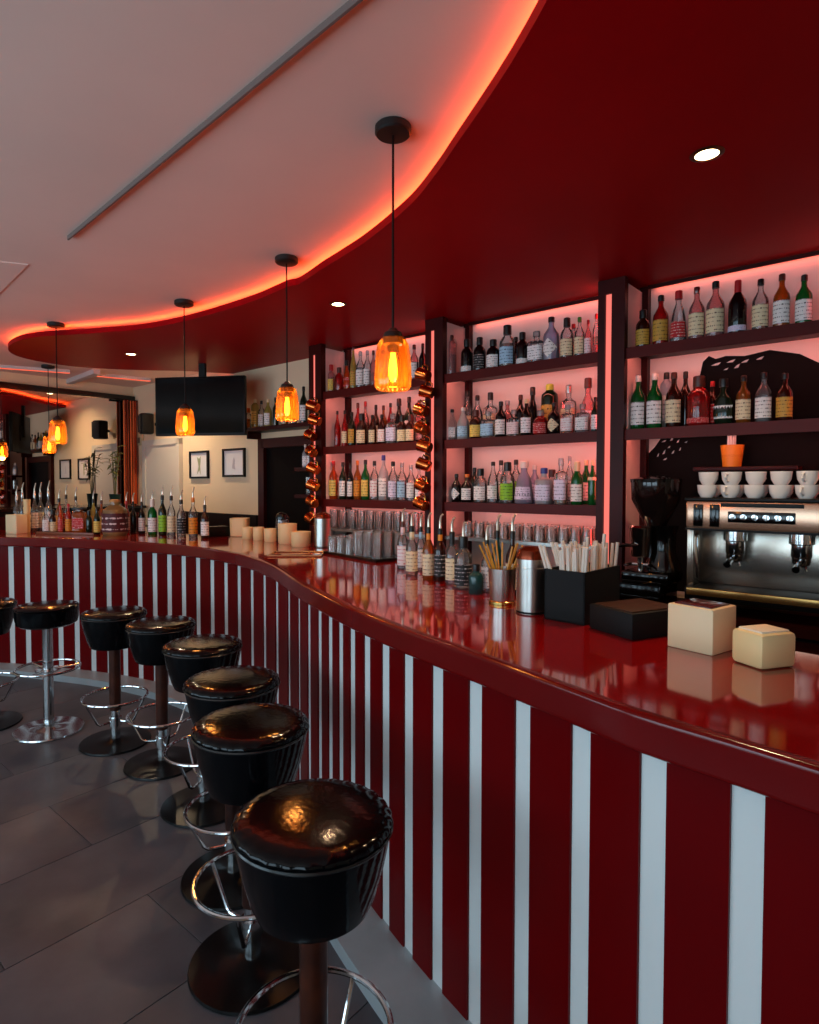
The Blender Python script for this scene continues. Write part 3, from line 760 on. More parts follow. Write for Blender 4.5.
shelf_row([(474.5, 34, 9, 's', 'dg', None, 'k'), (501, 42, 10, 's', 'c', 'w', 'k'), (516, 43, 10, 's', 'c', 'gr', 'k'), (534.5, 38, 10, 's', 'l', 'li', 'w'), (552, 34, 12, 'u', 'c', 'w', 'b'), (569.5, 48, 9, 's', 'c', 'w', 'c'), (586, 44, 11, 's', 'g', 'w', 'cr')],
          BK, ZR3, 'back row, centre bottom shelf', 'bottles on the centre bottom shelf')
# left bay
shelf_row([(331.5, 28, 7, 'u', 'p', 'y', 'r'), (339.5, 24, 8, 'u', 'r', None, 'b'), (347, 30, 8, 'o', 'o', 'rd', 'k'), (353.5, 43, 6, 'n', 'y', 'go', 's'), (360.5, 37, 8, 's', 'c', 'w', 'c'), (367.5, 37, 7, 's', 'c', 'w', 'c'), (373.5, 36, 6, 's', 'p', None, 'b'),
           (383, 35, 8, 's', 'c', 'w', 'k'), (397, 36, 8, 's', 'a', 'cr', 'k'), (414, 36, 8, 's', 'p', 'w', 'b'), (422.5, 36, 7, 's', 'k', None, 'k')], FR, ZR1, 'on left bay top shelf', 'bottles on the left top shelf')
shelf_row([(337.5, 36, 6, 'n', 'r', None, 'k'), (345, 36, 6, 'n', 'r', 'cr', 'k'), (352, 34, 7, 's', 'dg', 'go', 'k'), (362, 32, 10, 'u', 'b', 'cr', 'k'), (372.5, 30, 7, 's', 'b', 'cr', 'k'), (382, 30, 8, 's', 'b', 'wr', 'k'), (392.5, 30, 11, 'q', 'c', 'li', 'c'),
           (402, 28, 9, 'u', 'b', 'cr', 'k'), (410.5, 28, 9, 'u', 'b', 'cr', 'b')], FR, ZR2, 'front row, left middle shelf', 'bottles on the left middle shelf')
shelf_row([(358, 44, 7, 's', 'r', None, 'b'), (365.5, 45, 7, 's', 'p', None, 'r'), (376, 41, 7, 's', 'b', 'cr', 'k'), (383.5, 40, 7, 's', 'a', 'cr', 'b'), (390.5, 42, 7, 'n', 'r', None, 'k'), (399, 46, 10, 'e', 'k', None, 'k'), (409, 47, 9, 's', 'dg', 'w', 'k'), (419, 43, 8, 's', 'p', 'w', 'b')],
          BK, ZR2, 'back row, left middle shelf', 'bottles on the left middle shelf')
shelf_row([(333.5, 38, 8, 's', 'o', 'y', 'r'), (343, 37, 7, 's', 'dg', 'w', 'k'), (350.5, 36, 6, 's', 'k', 'w', 'k'), (357.5, 39, 7, 's', 'a', 'or', 'y' if 0 else 'o'), (365.5, 40, 8, 's', 'g', 'y', 'k'), (374.5, 39, 8, 's', 'c', 'wr', 'k'), (383.5, 45, 9, 's', 'f', 'w', 'bl'),
           (393, 39, 9, 's', 'c', 'li', 'k'), (402, 38, 9, 's', 'c', 'bl', 'c'), (411, 36, 8, 's', 'c', 'w', 'c'), (419, 35, 7, 's', 'c', 'w', 'c')], FR, ZR3, 'on left bay bottom shelf', 'bottles on the left bottom shelf')
# right bay
shelf_row([(641, 38, 14, 'u', 'b', 'go', 'k'), (658.5, 50, 15, 's', 'r', 'go', 'k'), (676, 52, 16, 'e', 'c', 'rd', 'r'), (694, 53, 15, 's', 'p', 'cr', 's'), (712.5, 56, 17, 's', 'p', 'cr', 'k'), (734.5, 54, 17, 'w', 'k', 'li', 'r'),
           (757, 52, 15, 's', 'c', 'cr', 'k'), (778, 54, 15, 's', 'a', 'w', 'b'), (800, 50, 15, 's', 'g', 'w', 'k')], FR, ZR1, 'on right bay top shelf', 'bottles on the right top shelf')
shelf_row([(637, 54, 14, 's', 'g', 'w', 'w'), (653.5, 55, 15, 's', 'g', 'w', 'w'), (672.5, 55, 15, 's', 'b', 'cr', 'b'), (697.5, 50, 22, 'u', 'r', 'rd', 'b', dict(lrange=(.06, .16))), (722, 46, 19, 'o', 'dg', 'w', 'k'), (742, 48, 14, 's', 'a', 'cr', 'k'), (762, 50, 15, 's', 'c', 'w', 'k'), (783, 48, 15, 's', 'b', 'go', 'k')],
          FR, ZR2, 'front row, right middle shelf', 'bottles on the right middle shelf')
shelf_row([(665, 57, 12, 'l', 'f', 'w', 'k'), (684, 57, 12, 's', 'b', None, 'k'), (711, 46, 11, 's', 'b', 'rd', 'r')], BK, ZR2, 'back row, right middle shelf', 'bottles on the right middle shelf')
# shelf on the cream wall left of the rack
xa = (RP(246, SD - .1, 0) - OB).dot(XD); xb = PX[0] - HW - .06
zw = PL(262, 428, L(0, -.1), NW).z
t = thing('wall_shelf', 'short dark shelf of bottles on the cream wall above the doorway', 'shelf', L((xa + xb) / 2, -.1, zw), ROT)
build('shelf_board', BOX(xa, xb, -.2, 0, zw - .035, zw, LF), M_wood(), t, True, 0)
for x in (xa + .1, xb - .1): build('shelf_bracket', BOX(x, x + .02, -.16, 0, zw - .1, zw - .035, LF), M_wood(), t, True, 0)
shelf_row([(249, 21, 6.5, 'u', 'c', 'or', 'o'), (255.5, 29, 7, 'l', 'y', 'y', 'cr'), (262, 27, 6, 's', 'c', 'w', 'k'), (268.5, 28, 7, 's', 'y', 'w', 'cr'), (276, 29, 5.5, 's', 'dg', None, 'k'), (285, 26, 6, 's', 'a', 'cr', 'k'), (294, 28, 6, 's', 'c', 'cr', 'k'), (304, 37, 7, 's', 'dg', 'w', 'k')],
          SD - .1, zw, 'on cream wall shelf', 'bottles on the wall shelf')
# two little shelves fixed to the side of the left pillar
for z, lb in ((1.70, 'small dark shelf of white bottles beside the left pillar'), (1.47, 'small dark shelf with a glass beside the left pillar')):
    xc = PX[0] - HW - .10
    t = thing('corner_shelf', lb, 'shelf', L(xc, -SD + .06, z), ROT)
    build('shelf_board', BOX(PX[0] - HW - .2, PX[0] - HW, -SD - .02, -.16, z - .03, z, LF), M_wood(), t, True, 0)
    build('shelf_bracket', BOX(PX[0] - HW - .02, PX[0] - HW, -SD + .04, -.2, z - .08, z - .03, LF), M_wood(), t, True, 0)
for i, dx in enumerate((-.15, -.09)):
    bottle(L(PX[0] - HW + dx, -SD + .06, 1.70), ROT, .2, .052, 's', 'f', 'wb', 'w', 'white bottle, %s from left on the small shelf beside left pillar' % ORD[i], 'white bottles beside the left pillar')

# ---------------------------------------------------------------- things on the bar
def BAR(px, off, z=BZ):
    best = None
    for i in range(0, 800):
        s = AS[-1] * i / 800; p = at(s, off)
        if p.y < .5: continue
        d = abs(PJ((p.x, p.y, z))[0] - px)
        if best is None or d < best[0]: best = (d, p)
    p = best[1]; return Vector((p.x, p.y, z))
def face_cam(p): return math.atan2(p.x, -p.y) + math.pi   # local -Y towards the camera
def bar_row(rows, place, group, pour=True):
    rows = sorted(rows)
    for i, r in enumerate(rows):
        px, off, hp, wp, sh, gl, lab, cap = r[:8]; kw = dict(r[8]) if len(r) > 8 else {}
        p = BAR(px, off); k = p.y / F; kw.setdefault('pour', pour)
        desc = '%s bottle%s' % (GL[gl][1], ', %s label' % LB[lab][2] if lab else '')
        if kw['pour']: desc += ', pour spout'
        bottle(p, -math.atan2(p.x, p.y), hp * k, wp * k * (.88 if px < 220 else 1), sh, gl, lab, cap, '%s, %s from left %s' % (desc, ORD[i], place), group, **kw)
bar_row([(402.5, .60, 60, 11, 's', 'c', 'wr', 'b', dict(neck='pk')), (411.5, .56, 62, 12, 's', 'c', 'cr', 'k', dict(neck='cr')), (420.5, .66, 56, 9, 's', 'c', 'w', 'k', dict(neck='bl')), (428, .57, 66, 12, 's', 'a', 'cr', 'k', dict(neck='or')),
         (440, .60, 66, 12, 's', 'b', 'k', 'k', dict(neck='or')), (451.5, .60, 66, 13, 's', 'c', 'cr', 'k', dict(neck='k')), (463, .58, 66, 18, 'u', 'c', 'k', 'k', {}), (475.5, .56, 30, 15, 'u', 't', None, 'k', dict(pour=False)),
         (486, .62, 66, 11, 's', 'c', 'w', 'k', {}), (497, .68, 76, 11, 's', 't', None, 'k', {}), (511.5, .68, 80, 13, 's', 'b', 'cr', 'k', {})], 'in bar row by straws', 'pouring bottles on the bar')
bar_row([(17, .45, 46, 7, 's', 'c', 'w', 'w'), (23, .62, 48, 7, 's', 'c', None, 's'), (35, .60, 48, 7, 's', 'c', 'w', 's'), (41.5, .66, 48, 7, 's', 'c', 'cr', 's'), (49.5, .62, 50, 7, 's', 'c', 'w', 's'), (59, .60, 42, 8, 's', 'a', 'or', 'k'),
         (67, .66, 46, 7, 's', 'c', 'rd', 'k'), (76.5, .66, 44, 7, 's', 'c', 'w', 'k'), (93.5, .60, 42, 8, 's', 'y', 'go', 'k'), (102, .66, 40, 7, 's', 'a', 'y', 'b'), (126.5, .66, 40, 7, 's', 'r', 'w', 'r'), (133.5, .60, 40, 6.5, 's', 'k', None, 'k'),
         (142, .62, 40, 7, 's', 'k', 'w', 'k'), (153, .58, 44, 10, 'u', 'g', 'w', 'w'), (162.5, .56, 50, 9, 's', 'dg', 'gr', 'k'), (171.5, .54, 50, 9, 's', 'c', 'cr', 'k'), (181.5, .52, 46, 10, 's', 'c', 'k', 'k'), (193.5, .50, 50, 10, 's', 'c', 'or', 'o'), (205, .48, 42, 9, 's', 'b', 'w', 'k')],
        'in the far bar row', 'pouring bottles on the far end of the bar')
bar_row([(45.5, .40, 26, 7, 'q', 'c', 'w', 'c'), (53, .44, 24, 7, 'u', 'b', 'cr', 'k'), (61, .42, 28, 5.5, 's', 'o', 'rd', 'r'), (68.5, .42, 30, 7, 's', 'r', 'or', 'r'), (89, .42, 24, 7, 'u', 'dg', None, 'k'), (97, .42, 27, 7, 's', 'dg', 'y', 'k')], 'among the short ones, far bar', 'short bottles on the far end of the bar', False)
# amber decanter and big jug at the far end
p = BAR(79, .44); k = p.y / F
t = thing('decanter', 'large square dark amber decanter on the far end of the bar', 'decanter', p, .2)
build('glass', lathe([(0, 0), (.06, 0), (.062, .02), (.062, .17), (.055, .19), (.03, .2), (.03, .215)], 24, sqr(1)), glass('amber_bottle_glass', 'a0522d'), t)
build('stopper', BOX(-.05, .05, -.05, .05, .215, .235, bev=.004), CP['k'][0](), t)
build('label', BOX(-.045, .045, -.0595, -.058, .05, .14), printed('label_rd', *LB['rd'][:2]), t, smooth=0)
p = BAR(115.5, .42); k = p.y / F
t = thing('glass_jug', 'big round jug with straw-coloured top and dark maroon label on the bar', 'jug', p, .3)
build('glass', lathe([(0, 0), (.095, 0), (.105, .02), (.105, .18), (.095, .22), (.06, .25), (.04, .26), (.04, .29)], 28), glass('jug_glass', (.8, .55, .25, 1), .4), t)
build('label', lathe([(.1065, .03), (.1065, .19)], 28, cap=False), printed('maroon_label', '4a1018', 'd8c8c8', .7, .6), t)
build('stopper', lathe([(0, .285), (.045, .285), (.045, .305), (0, .31)], 20), mat('cork', 'b98a50', .8), t)
# trays, boxes, cups
def boxed(name, lb, cat, loc, rz, w_, d_, h_, m, top=None, tm=None, bev=.004):
    t = thing(name, lb, cat, loc, rz)
    build('box_body', BOX(-w_ / 2, w_ / 2, -d_ / 2, d_ / 2, 0, h_, bev=bev), m, t, smooth=30)
    if top: build(top, BOX(-w_ / 2 + .012, w_ / 2 - .012, -d_ / 2 + .012, d_ / 2 - .012, h_ - .004, h_ + .004, bev=.002), tm, t, smooth=30)
    return t
def from_corners(A, B, C):
    a, b, c = [P(*q, BZ) for q in (A, B, C)]
    d = b - a; rz = math.atan2(d.y, d.x); n = Vector((-d.y, d.x, 0)).normalized()
    dep = max(.05, abs((c - b).dot(n)))
    ctr = (a + b) / 2 + n * dep / 2
    return Vector((ctr.x, ctr.y, BZ)), rz, d.length, dep
m_cb = mat('cream_card', 'f2d9ac', .5)
loc, rz, w_, d_ = from_corners((667, 646), (712.5, 656.5), (735, 649))
boxed('napkin_box', 'cream napkin box with dark red glossy top near the right bar end', 'box', loc, rz, w_, d_, .118, m_cb, 'lid', mat('box_lid_red', '4a0c0c', .15))
p = P(763, 664, BZ)
t = boxed('paper_holder', 'pale cream block at the right end of the bar, partly cut off', 'box', p, .3, .11, .09, .085, mat('pale_yellow_card', 'f0d79a', .5), 'napkins', mat('napkin_white', 'f2e6cc', .8), .012)
loc, rz, w_, d_ = from_corners((544, 619), (584.5, 626), (609, 612))
BL = (loc, rz, w_, d_)
t = thing('straw_box', 'square black box full of wrapped white straws on the bar', 'box', loc, rz)
bm = bmesh.new(); hh = .165; th = .006
box(bm, -w_ / 2, w_ / 2, -d_ / 2, d_ / 2, 0, th)
for a in ((-w_ / 2, -w_ / 2 + th, -d_ / 2, d_ / 2), (w_ / 2 - th, w_ / 2, -d_ / 2, d_ / 2), (-w_ / 2, w_ / 2, -d_ / 2, -d_ / 2 + th), (-w_ / 2, w_ / 2, d_ / 2 - th, d_ / 2)): box(bm, *a, 0, hh)
build('box_body', bm, mat('matt_black_card', '0f1011', .6, spec=.2), t, smooth=0)
random.seed(5); strw = [None]
G = 'drinking straws in the bar holders'
def straw(p0, p1, r, m, lb, cat='straw', nm='drinking_straw'):
    o = build(nm, tube([(0, 0, 0), Vector(p1) - Vector(p0)], r, 6), m)
    o.location = p0; tag(o, lb, cat, G); return o
Mb = frame(loc, rz)
m_paper = mat('paper_straw_white', 'e8dccb', .6)
n_ = 0
for i in range(11):
    for j in range(4):
        x = -w_ / 2 + .012 + (w_ - .024) * i / 10; y = -d_ / 2 + .014 + (d_ - .028) * j / 3
        fx = (-.045 if i < 3 else (.012 if i > 8 else 0)) + random.uniform(-.006, .006); hh_ = .225 + .02 * random.random() + (.035 if (i, j) in ((5, 2), (9, 2)) else 0)
        straw(Mb @ Vector((x * .9 - (fx * .2 if fx > -.03 else fx * .6), y * .9, .008)), Mb @ Vector((x * .92 + fx, y * 1.0, hh_)), .0054, m_paper, 'wrapped white paper straw in the black box on the bar')
loc, rz, w_, d_ = from_corners((589, 628), (632, 641), (672, 630))
t = boxed('low_tray', 'low black tray box with brown top between straw box and napkin box', 'tray', loc, rz, w_, d_, .075, mat('matt_black_card', '0f1011', .6, spec=.2), 'tray_mat', mat('brown_mat', '3c1f0f', .6, spec=.2))
# straw cup
p = P(502, 603, BZ)
t = thing('straw_cup', 'steel cup of golden straws with gold rim on the bar', 'cup', p)
build('cup_wall', lathe([(0, 0), (.043, 0), (.044, .006), (.051, .13), (.049, .13), (.042, .008), (0, .008)], 32), M_steel(), t)
build('base_rim', lathe([(.043, 0), (.049, .001), (.049, .009), (.045, .013)], 32, cap=False), mat('gold_rim', 'c8a860', .2, 1), t)
for k, (dx, dy, hh) in enumerate([(-.085, .0, .215), (-.068, .02, .225), (-.06, -.02, .22), (-.038, .0, .22), (-.02, .02, .23), (.0, .0, .225), (.035, -.01, .21), (.052, .0, .22), (.062, .02, .22), (.075, 0, .215), (.085, .015, .205), (-.05, .03, .21)]):
    straw(p + Vector((dx * -.15, dy * .3, .009)), p + Vector((dx, dy, hh)), .0034, mat('golden_straw', 'd8982c', .4), 'golden straw standing in the steel cup on the bar')
def canister(p, r, h, lb):
    t = thing('steel_canister', lb, 'canister', p)
    build('canister_body', lathe([(0, 0), (r, 0), (r, h), (r * .98, h), (0, h)], 40), M_steel(), t)
    build('foot_ring', lathe([(r, .001), (r * 1.03, .001), (r * 1.03, .008), (r, .008)], 40, cap=False), M_black(), t)
    build('body_seam', lathe([(r, h * .82), (r * 1.015, h * .825), (r * 1.015, h * .84), (r, h * .845)], 40, cap=False), M_steel(), t)
    build('lid', lathe([(r * 1.01, h), (r * 1.01, h + .012), (r * .9, h + .03), (r * .5, h + .042), (0, h + .045)], 40), mat('copper_lid', '7a3018', .25, .8), t)
canister(P(531, 612, BZ), .05, .185, 'steel canister with copper lid between straw cup and straw box')
canister(P(322.5, 547, BZ), .058, .20, 'steel canister with dark copper lid by the left pillar')
# cream cups on the bar bend
for i, (x, b_, wp, hp, lb) in enumerate([(240, 536, 20, 18, 'cream square box with lid, leftmost of the cream cups'), (247.5, 539, 11, 12, 'small cream cup, second of the cream row from left'), (258.5, 540, 11, 13, 'small cream cup, third of the cream row from left'),
                                       (270.5, 541.5, 13, 13, 'small cream cup, fourth of the cream row from left'), (287.5, 543.5, 19, 20, 'tall cream cup, second from right of the cream row'), (301, 546.5, 20, 15, 'wide cream bowl at the right end of the cream row')]):
    p = P(x, b_, BZ); k = p.y / F; r = wp * k / 2; h = hp * k
    t = thing('cream_cup', lb, 'cup', p, .2 * i, 'cream cups on the bar bend')
    f = sqr(1) if i == 0 else None
    build('cup_wall', lathe([(0, 0), (r * .9, 0), (r * .96, .006), (r, h * .9), (r, h), (r * .92, h), (r * .88, .01), (0, .01)], 28, f), mat('cream_ceramic', 'ecce96', .45), t)
    build('contents', lathe([(0, h * .86), (r * .905, h * .86)], 28, f, cap=False), mat('napkin_white', 'f2e6cc', .8), t)
# gold-edged tray on the bend
a, b = P(268, 557, BZ), P(321, 557, BZ)
t = thing('serving_tray', 'thin tray with a pale metal rim on the bar bend', 'tray', (a + b) / 2 + Vector((.0, .12, 0)), math.atan2((b - a).y, (b - a).x))
w_ = (b - a).length
build('tray_base', BOX(-w_ / 2, w_ / 2, -.12, .12, 0, .005, bev=.002), M_top(), t)
build('tray_rim', tube([(-w_ / 2, -.12, .006), (w_ / 2, -.12, .006), (w_ / 2, .12, .006), (-w_ / 2, .12, .006)], .005, 6, True), mat('pale_gold', 'd8bc88', .25, .8), t)
# cream napkin box and cream vase at far left of the bar
p = BAR(17, .34); boxed('napkin_box', 'cream napkin box at the far left end of the bar', 'box', p, -.35, .13, .11, .17, m_cb)
p = BAR(27.5, .5); t = thing('cream_vase', 'tall cream stack of cups at the far left of the bar', 'cup', p)
for k in range(4): build('stacked_cup', lathe([(0, .07 * k), (.024, .07 * k), (.032, .07 * k + .09), (.029, .07 * k + .09), (0, .07 * k + .012)], 20), mat('cream_ceramic', 'ecce96', .45), t)
p = BAR(217, .66); boxed('black_case', 'low black case behind the cream cups at the bar', 'case', p, .6, .17, .11, .085, M_black())
p = BAR(283, .675); t = thing('glass_cloche', 'glass jar with black domed lid behind the cream cups', 'jar', p)
build('jar_wall', lathe([(0, 0), (.042, 0), (.05, .04), (.052, .12), (.049, .17), (.047, .17), (.05, .12), (.047, .04), (0, .006)], 28), glass('clear_glass', (.93, .94, .95, 1), .1), t)
build('lid', lathe([(.050, .168), (.052, .178), (.042, .21), (.02, .225), (0, .226)], 28), M_blackg(), t)
# tray under the far bottles
pa, pb = BAR(48, .40), BAR(95, .40)
t = thing('bottle_tray', 'long brown tray under the short bottles at the far bar', 'tray', (pa + pb) / 2, math.atan2((pb - pa).y, (pb - pa).x))
w_ = (pb - pa).length; build('tray_lip', BOX(-w_ / 2 - .05, w_ / 2 + .05, -.085, -.075, 0, .022, bev=.002), mat('brown_tray', '7a4628', .4), t)
# glasses
def tumbler(name, r, h, label, group, inv=False):
    t = thing(name, label, 'glass', (0, 0, 0), 0, group)
    def cut(a, rr, z): k = 1 + .03 * math.cos(a * 10); return rr * k * math.cos(a), rr * k * math.sin(a)
    pr = [(0, 0), (r * .8, 0), (r * .84, .006), (r, h), (r * .93, h), (r * .8, .014), (0, .012)]
    if inv: pr = [(rr, h - z) for rr, z in pr]
    build('glass_wall', lathe(pr, 40, cut), glass('tumbler_glass', (.97, .96, .95, 1), .16, .06), t, smooth=40)
    return t
g0 = tumbler('tumbler', .036, .105, '', 'upturned tumblers under the centre bay', True); used = False
cnt = 0
for dy in (.06, .16):
    for px in range(468, 600, 12):
        x = px + (4 if dy > .1 else 0); p = RP(x, dy, GZ)
        if (p - L(PX[1] + HW, 0)).dot(XD) < .05 or (p - L(PX[2] - HW, 0)).dot(XD) > -.05: continue
        i = round((px - 468) / 12); lb = 'upturned cut glass tumbler, %s from left in %s row under centre bay' % (ORD[i], 'front' if dy < .1 else 'back')
        if not used: g0.location = p; g0['label'] = lb; used = True
        else: dup(g0, p, 0, lb)
g1 = tumbler('highball_glass', .034, .15, '', 'tall glasses under the left bay'); used = False
for dy in (.07, .17):
    for px in range(334, 420, 9):
        p = RP(px + (3 if dy > .1 else 0), dy, GZ)
        if (p - L(PX[0] + HW, 0)).dot(XD) < .04 or (p - L(PX[1] - HW, 0)).dot(XD) > -.04: continue
        i = round((px - 334) / 9); lb = 'tall clear glass, %s from left in %s row under left bay' % (ORD[i], 'front' if dy < .1 else 'back')
        if not used: g1.location = p; g1['label'] = lb; used = True
        else: dup(g1, p, .3, lb)
a, b = P(331, 553, BZ), P(383, 562, BZ); d = b - a
t = thing('glass_tray', 'dark tray of glasses on the bar beside the steel canister', 'tray', (a + b) / 2 , math.atan2(d.y, d.x))
build('tray_base', BOX(-d.length / 2, d.length / 2, -.05, .2, 0, .008, bev=.002), M_black(), t)
build('tray_rim', tube([(-d.length / 2, -.05, .012), (d.length / 2, -.05, .012), (d.length / 2, .2, .012), (-d.length / 2, .2, .012)], .005, 6, True), M_black(), t)
Mt = frame((a + b) / 2, math.atan2(d.y, d.x)); n = 0
for j in range(3):
    for i in range(6):
        x = -d.length / 2 + .045 + i * (d.length - .09) / 5; y = -.01 + j * .075
        p = Mt @ Vector((x, y, .0085))
        src, kind = (g1, 'tall') if i >= 3 else (g0, 'short')
        dup(src, p, .2 * i, '%s clear glass, %s from left in %s row on bar tray' % (kind, ORD[i], ('front', 'middle', 'back')[j]))['group'] = 'glasses on the bar tray'
t = dup(g1, L(PX[0] - HW - .1, -SD + .06, 1.47), 0, 'single clear glass on the small shelf beside the left pillar'); t['group'] = 'tall glasses under the left bay'

# ---------------------------------------------------------------- copper mugs hung down the pillars
def mug():
    t = thing('copper_mug', '', 'mug', (0, 0, 0), 0, 'copper mugs hung on the pillars')
    T = Matrix.Translation((0, -.055, 0)) @ Matrix.Rotation(R(-72), 4, 'Y')
    T2 = T @ Matrix.Translation((0, 0, -.045))
    build('mug_wall', lathe([(0, 0), (.034, 0), (.039, .006), (.043, .085), (.045, .09), (.041, .088), (.036, .01), (0, .008)], 24, M=T2), M_copper(), t)
    bm = tube([(.040, 0, .075), (.062, 0, .07), (.07, 0, .048), (.062, 0, .026), (.038, 0, .02)], .0045, 6); bmesh.ops.transform(bm, matrix=T2, verts=bm.verts)
    build('mug_handle', bm, mat('brass', 'd8a24a', .2, 1), t)
    build('hook', tube([(0, 0, .05), (0, -.03, .05), (.0, -.055, .062), (0, -.07, .07)], .004, 6), M_blackg(), t)
    return t
mg = mug(); used = False
for k, ys in ((0, (407, 421, 436, 452, 469, 486, 502, 519)), (1, (376, 393, 411, 429, 447, 465, 486, 504))):
    for i, y in enumerate(ys):
        x = PX[k] + (.03 if k == 0 else -.045) + .012 * math.sin(i * 2.3)
        base = L(x, -SD - .031); z = PL(PJ((base.x, base.y, 1.5))[0], y, base, NW).z
        base.z = z; lb = 'copper mug hanging on the %s pillar, %s from top' % (('left', 'centre')[k], ORD[i])
        if not used: mg.location = base; mg.rotation_euler = (0, 0, ROT + .2); mg['label'] = lb; used = True
        else: dup(mg, base, ROT + .35 * math.sin(i * 1.7), lb)

# ---------------------------------------------------------------- television, speaker, pictures
d = ray(199.5, 406); p = Vector((0, 0, EYE)) + d * (5.75 / d.y)
tw, th_ = 95 * 5.75 / F, 58.5 * 5.75 / F
t = thing('television', 'large black flat television hung from the red soffit', 'television', (p.x, p.y, p.z - th_ / 2), R(-9))
build('casing', BOX(-tw / 2, tw / 2, 0, .05, 0, th_, bev=.006), M_black(), t)
build('screen', BOX(-tw / 2 + .015, tw / 2 - .015, -.003, .002, .022, th_ - .015), mat('screen_black', '030304', .1, spec=.2), t, smooth=0)
build('bracket', box(BOX(-.03, .03, .05, .09, th_ * .4, ZS - (p.z - th_ / 2)), -.12, .12, .045, .06, th_ * .3, th_ * .7), M_black(), t, smooth=0)
p = RP(147, SD - .16, 2.27)
t = thing('wall_speaker', 'small black loudspeaker on the cream wall left of the television', 'speaker', p, ROT - .3)
build('cabinet', lathe([(0, -.12), (.07, -.12), (.085, -.11), (.085, .11), (.07, .12), (0, .12)], 20, sqr(1)), M_black(), t)
build('grille', BOX(-.066, .066, -.084, -.075, -.10, .10, bev=.004), mat('grille_grey', '1c1c1e', .8), t)
build('wall_bracket', tube([(0, .1, 0), (.05, .17, 0)], .02), M_black(), t)
pa = RP(140.5, SD - .02, 2.1)
t = thing('wall_box', 'small beige control box on the wall by the mirror corner', 'control box', pa, ROT)
build('box_body', BOX(-.07, .07, 0, .02, -.06, .08, bev=.004), mat('beige_plastic', 'c8b48a', .5), t)
build('dial', BOX(-.05, .0, -.006, .0, -.03, .04, bev=.002), mat('box_dial', '5a5040', .5), t)
for (xa_, xb_, ya_, yb_, lb, art) in ((191, 209.5, 451, 478.5, 'black framed print with a pale green figure, left of the pair', 0), (224, 246, 448.5, 477, 'black framed pale print, right of the pair beside the doorway', 1)):
    A = PL(xa_, (ya_ + yb_) / 2, OB, NW); B = PL(xb_, (ya_ + yb_) / 2, OB, NW); zt = PL((xa_ + xb_) / 2, ya_, OB, NW).z; zb = PL((xa_ + xb_) / 2, yb_, OB, NW).z
    c = (A + B) / 2; w_ = (B - A).length; h_ = zt - zb
    t = thing('picture_frame', lb, 'picture', (c.x, c.y, zb), ROT, 'framed prints on the cream wall')
    bm = bmesh.new(); f_ = .022
    for q in ((-w_ / 2, -w_ / 2 + f_, 0, h_), (w_ / 2 - f_, w_ / 2, 0, h_), (-w_ / 2, w_ / 2, 0, f_), (-w_ / 2, w_ / 2, h_ - f_, h_)): box(bm, q[0], q[1], -.025, 0, q[2], q[3])
    build('frame', bm, M_black(), t, smooth=0)
    pr = build('print', BOX(-w_ / 2 + f_, w_ / 2 - f_, -.01, 0, f_, h_ - f_), mat('print_paper', 'dfe0e2', .25), t, smooth=0)
    bm = bmesh.new()
    pts = [(-.08, .06), (-.02, .2), (-.07, .36), (.0, .33), (.06, .38), (.03, .2), (.05, .05), (0, .14)] if art == 0 else [(-.06, .14), (-.03, .28), (.0, .32), (.03, .27), (.02, .18), (.05, .12)]
    vs = [bm.verts.new((x * h_ / .5, -.0112, z * h_ / .46)) for x, z in pts]; bm.faces.new(vs)
    build('print_figure', bm, mat('print_ink_%d' % art, '8f9a78' if art == 0 else 'b8b4bc', .4), t, smooth=0)

# ---------------------------------------------------------------- coffee corner in the right bay
p = RP(652, -.19, CZ)
t = thing('coffee_grinder', 'tall black coffee grinder with chrome doser on the back counter', 'grinder', p, ROT)
build('drawer_box', BOX(-.17, .09, -.14, .14, 0, .11, bev=.006), M_blackg(), t)
for z in (.045, .105): build('chrome_trim', BOX(-.165, .085, -.146, -.139, z, z + .008), M_chrome(), t)
build('grinder_foot', BOX(-.11, .12, -.12, .13, .11, .17, bev=.012), M_blackg(), t)
build('body', lathe([(0, .17), (.09, .17), (.085, .2), (.06, .26), (.06, .36), (.075, .4), (0, .4)], 28, M=Matrix.Translation((.05, .03, 0))), M_blackg(), t)
build('doser', lathe([(0, .24), (.045, .24), (.05, .25), (.055, .38), (.06, .39), (.05, .40), (0, .40)], 28, M=Matrix.Translation((-.035, -.05, 0))), M_chrome(), t)
build('spout', lathe([(.014, .17), (.016, .24), (.03, .245)], 16, M=Matrix.Translation((-.035, -.05, 0))), M_chrome(), t)
build('portafilter_fork', tube([(-.09, -.12, .2), (-.08, -.05, .2), (.01, -.05, .2), (.02, -.12, .2)], .008), M_chrome(), t)
build('dosing_lever', tube([(-.03, -.1, .3), (-.10, -.12, .3), (-.13, -.12, .29)], .008), M_blackg(), t)
hp = build('hopper', lathe([(.05, .40), (.06, .42), (.115, .53), (.118, .62), (.11, .62), (.05, .43)], 32, cap=False, M=Matrix.Translation((.02, .0, 0))), mat('smoked_hopper', '140c0b', .1), t)
build('hopper_lid', lathe([(.12, .618), (.122, .635), (.05, .65), (0, .65)], 32, M=Matrix.Translation((.02, 0, 0))), M_blackg(), t)
build('beans', lathe([(0, .56), (.112, .56)], 24, cap=False, M=Matrix.Translation((.02, 0, 0))), mat('coffee_beans', '1c0d08', .5, bump=.6, bscale=120), t)

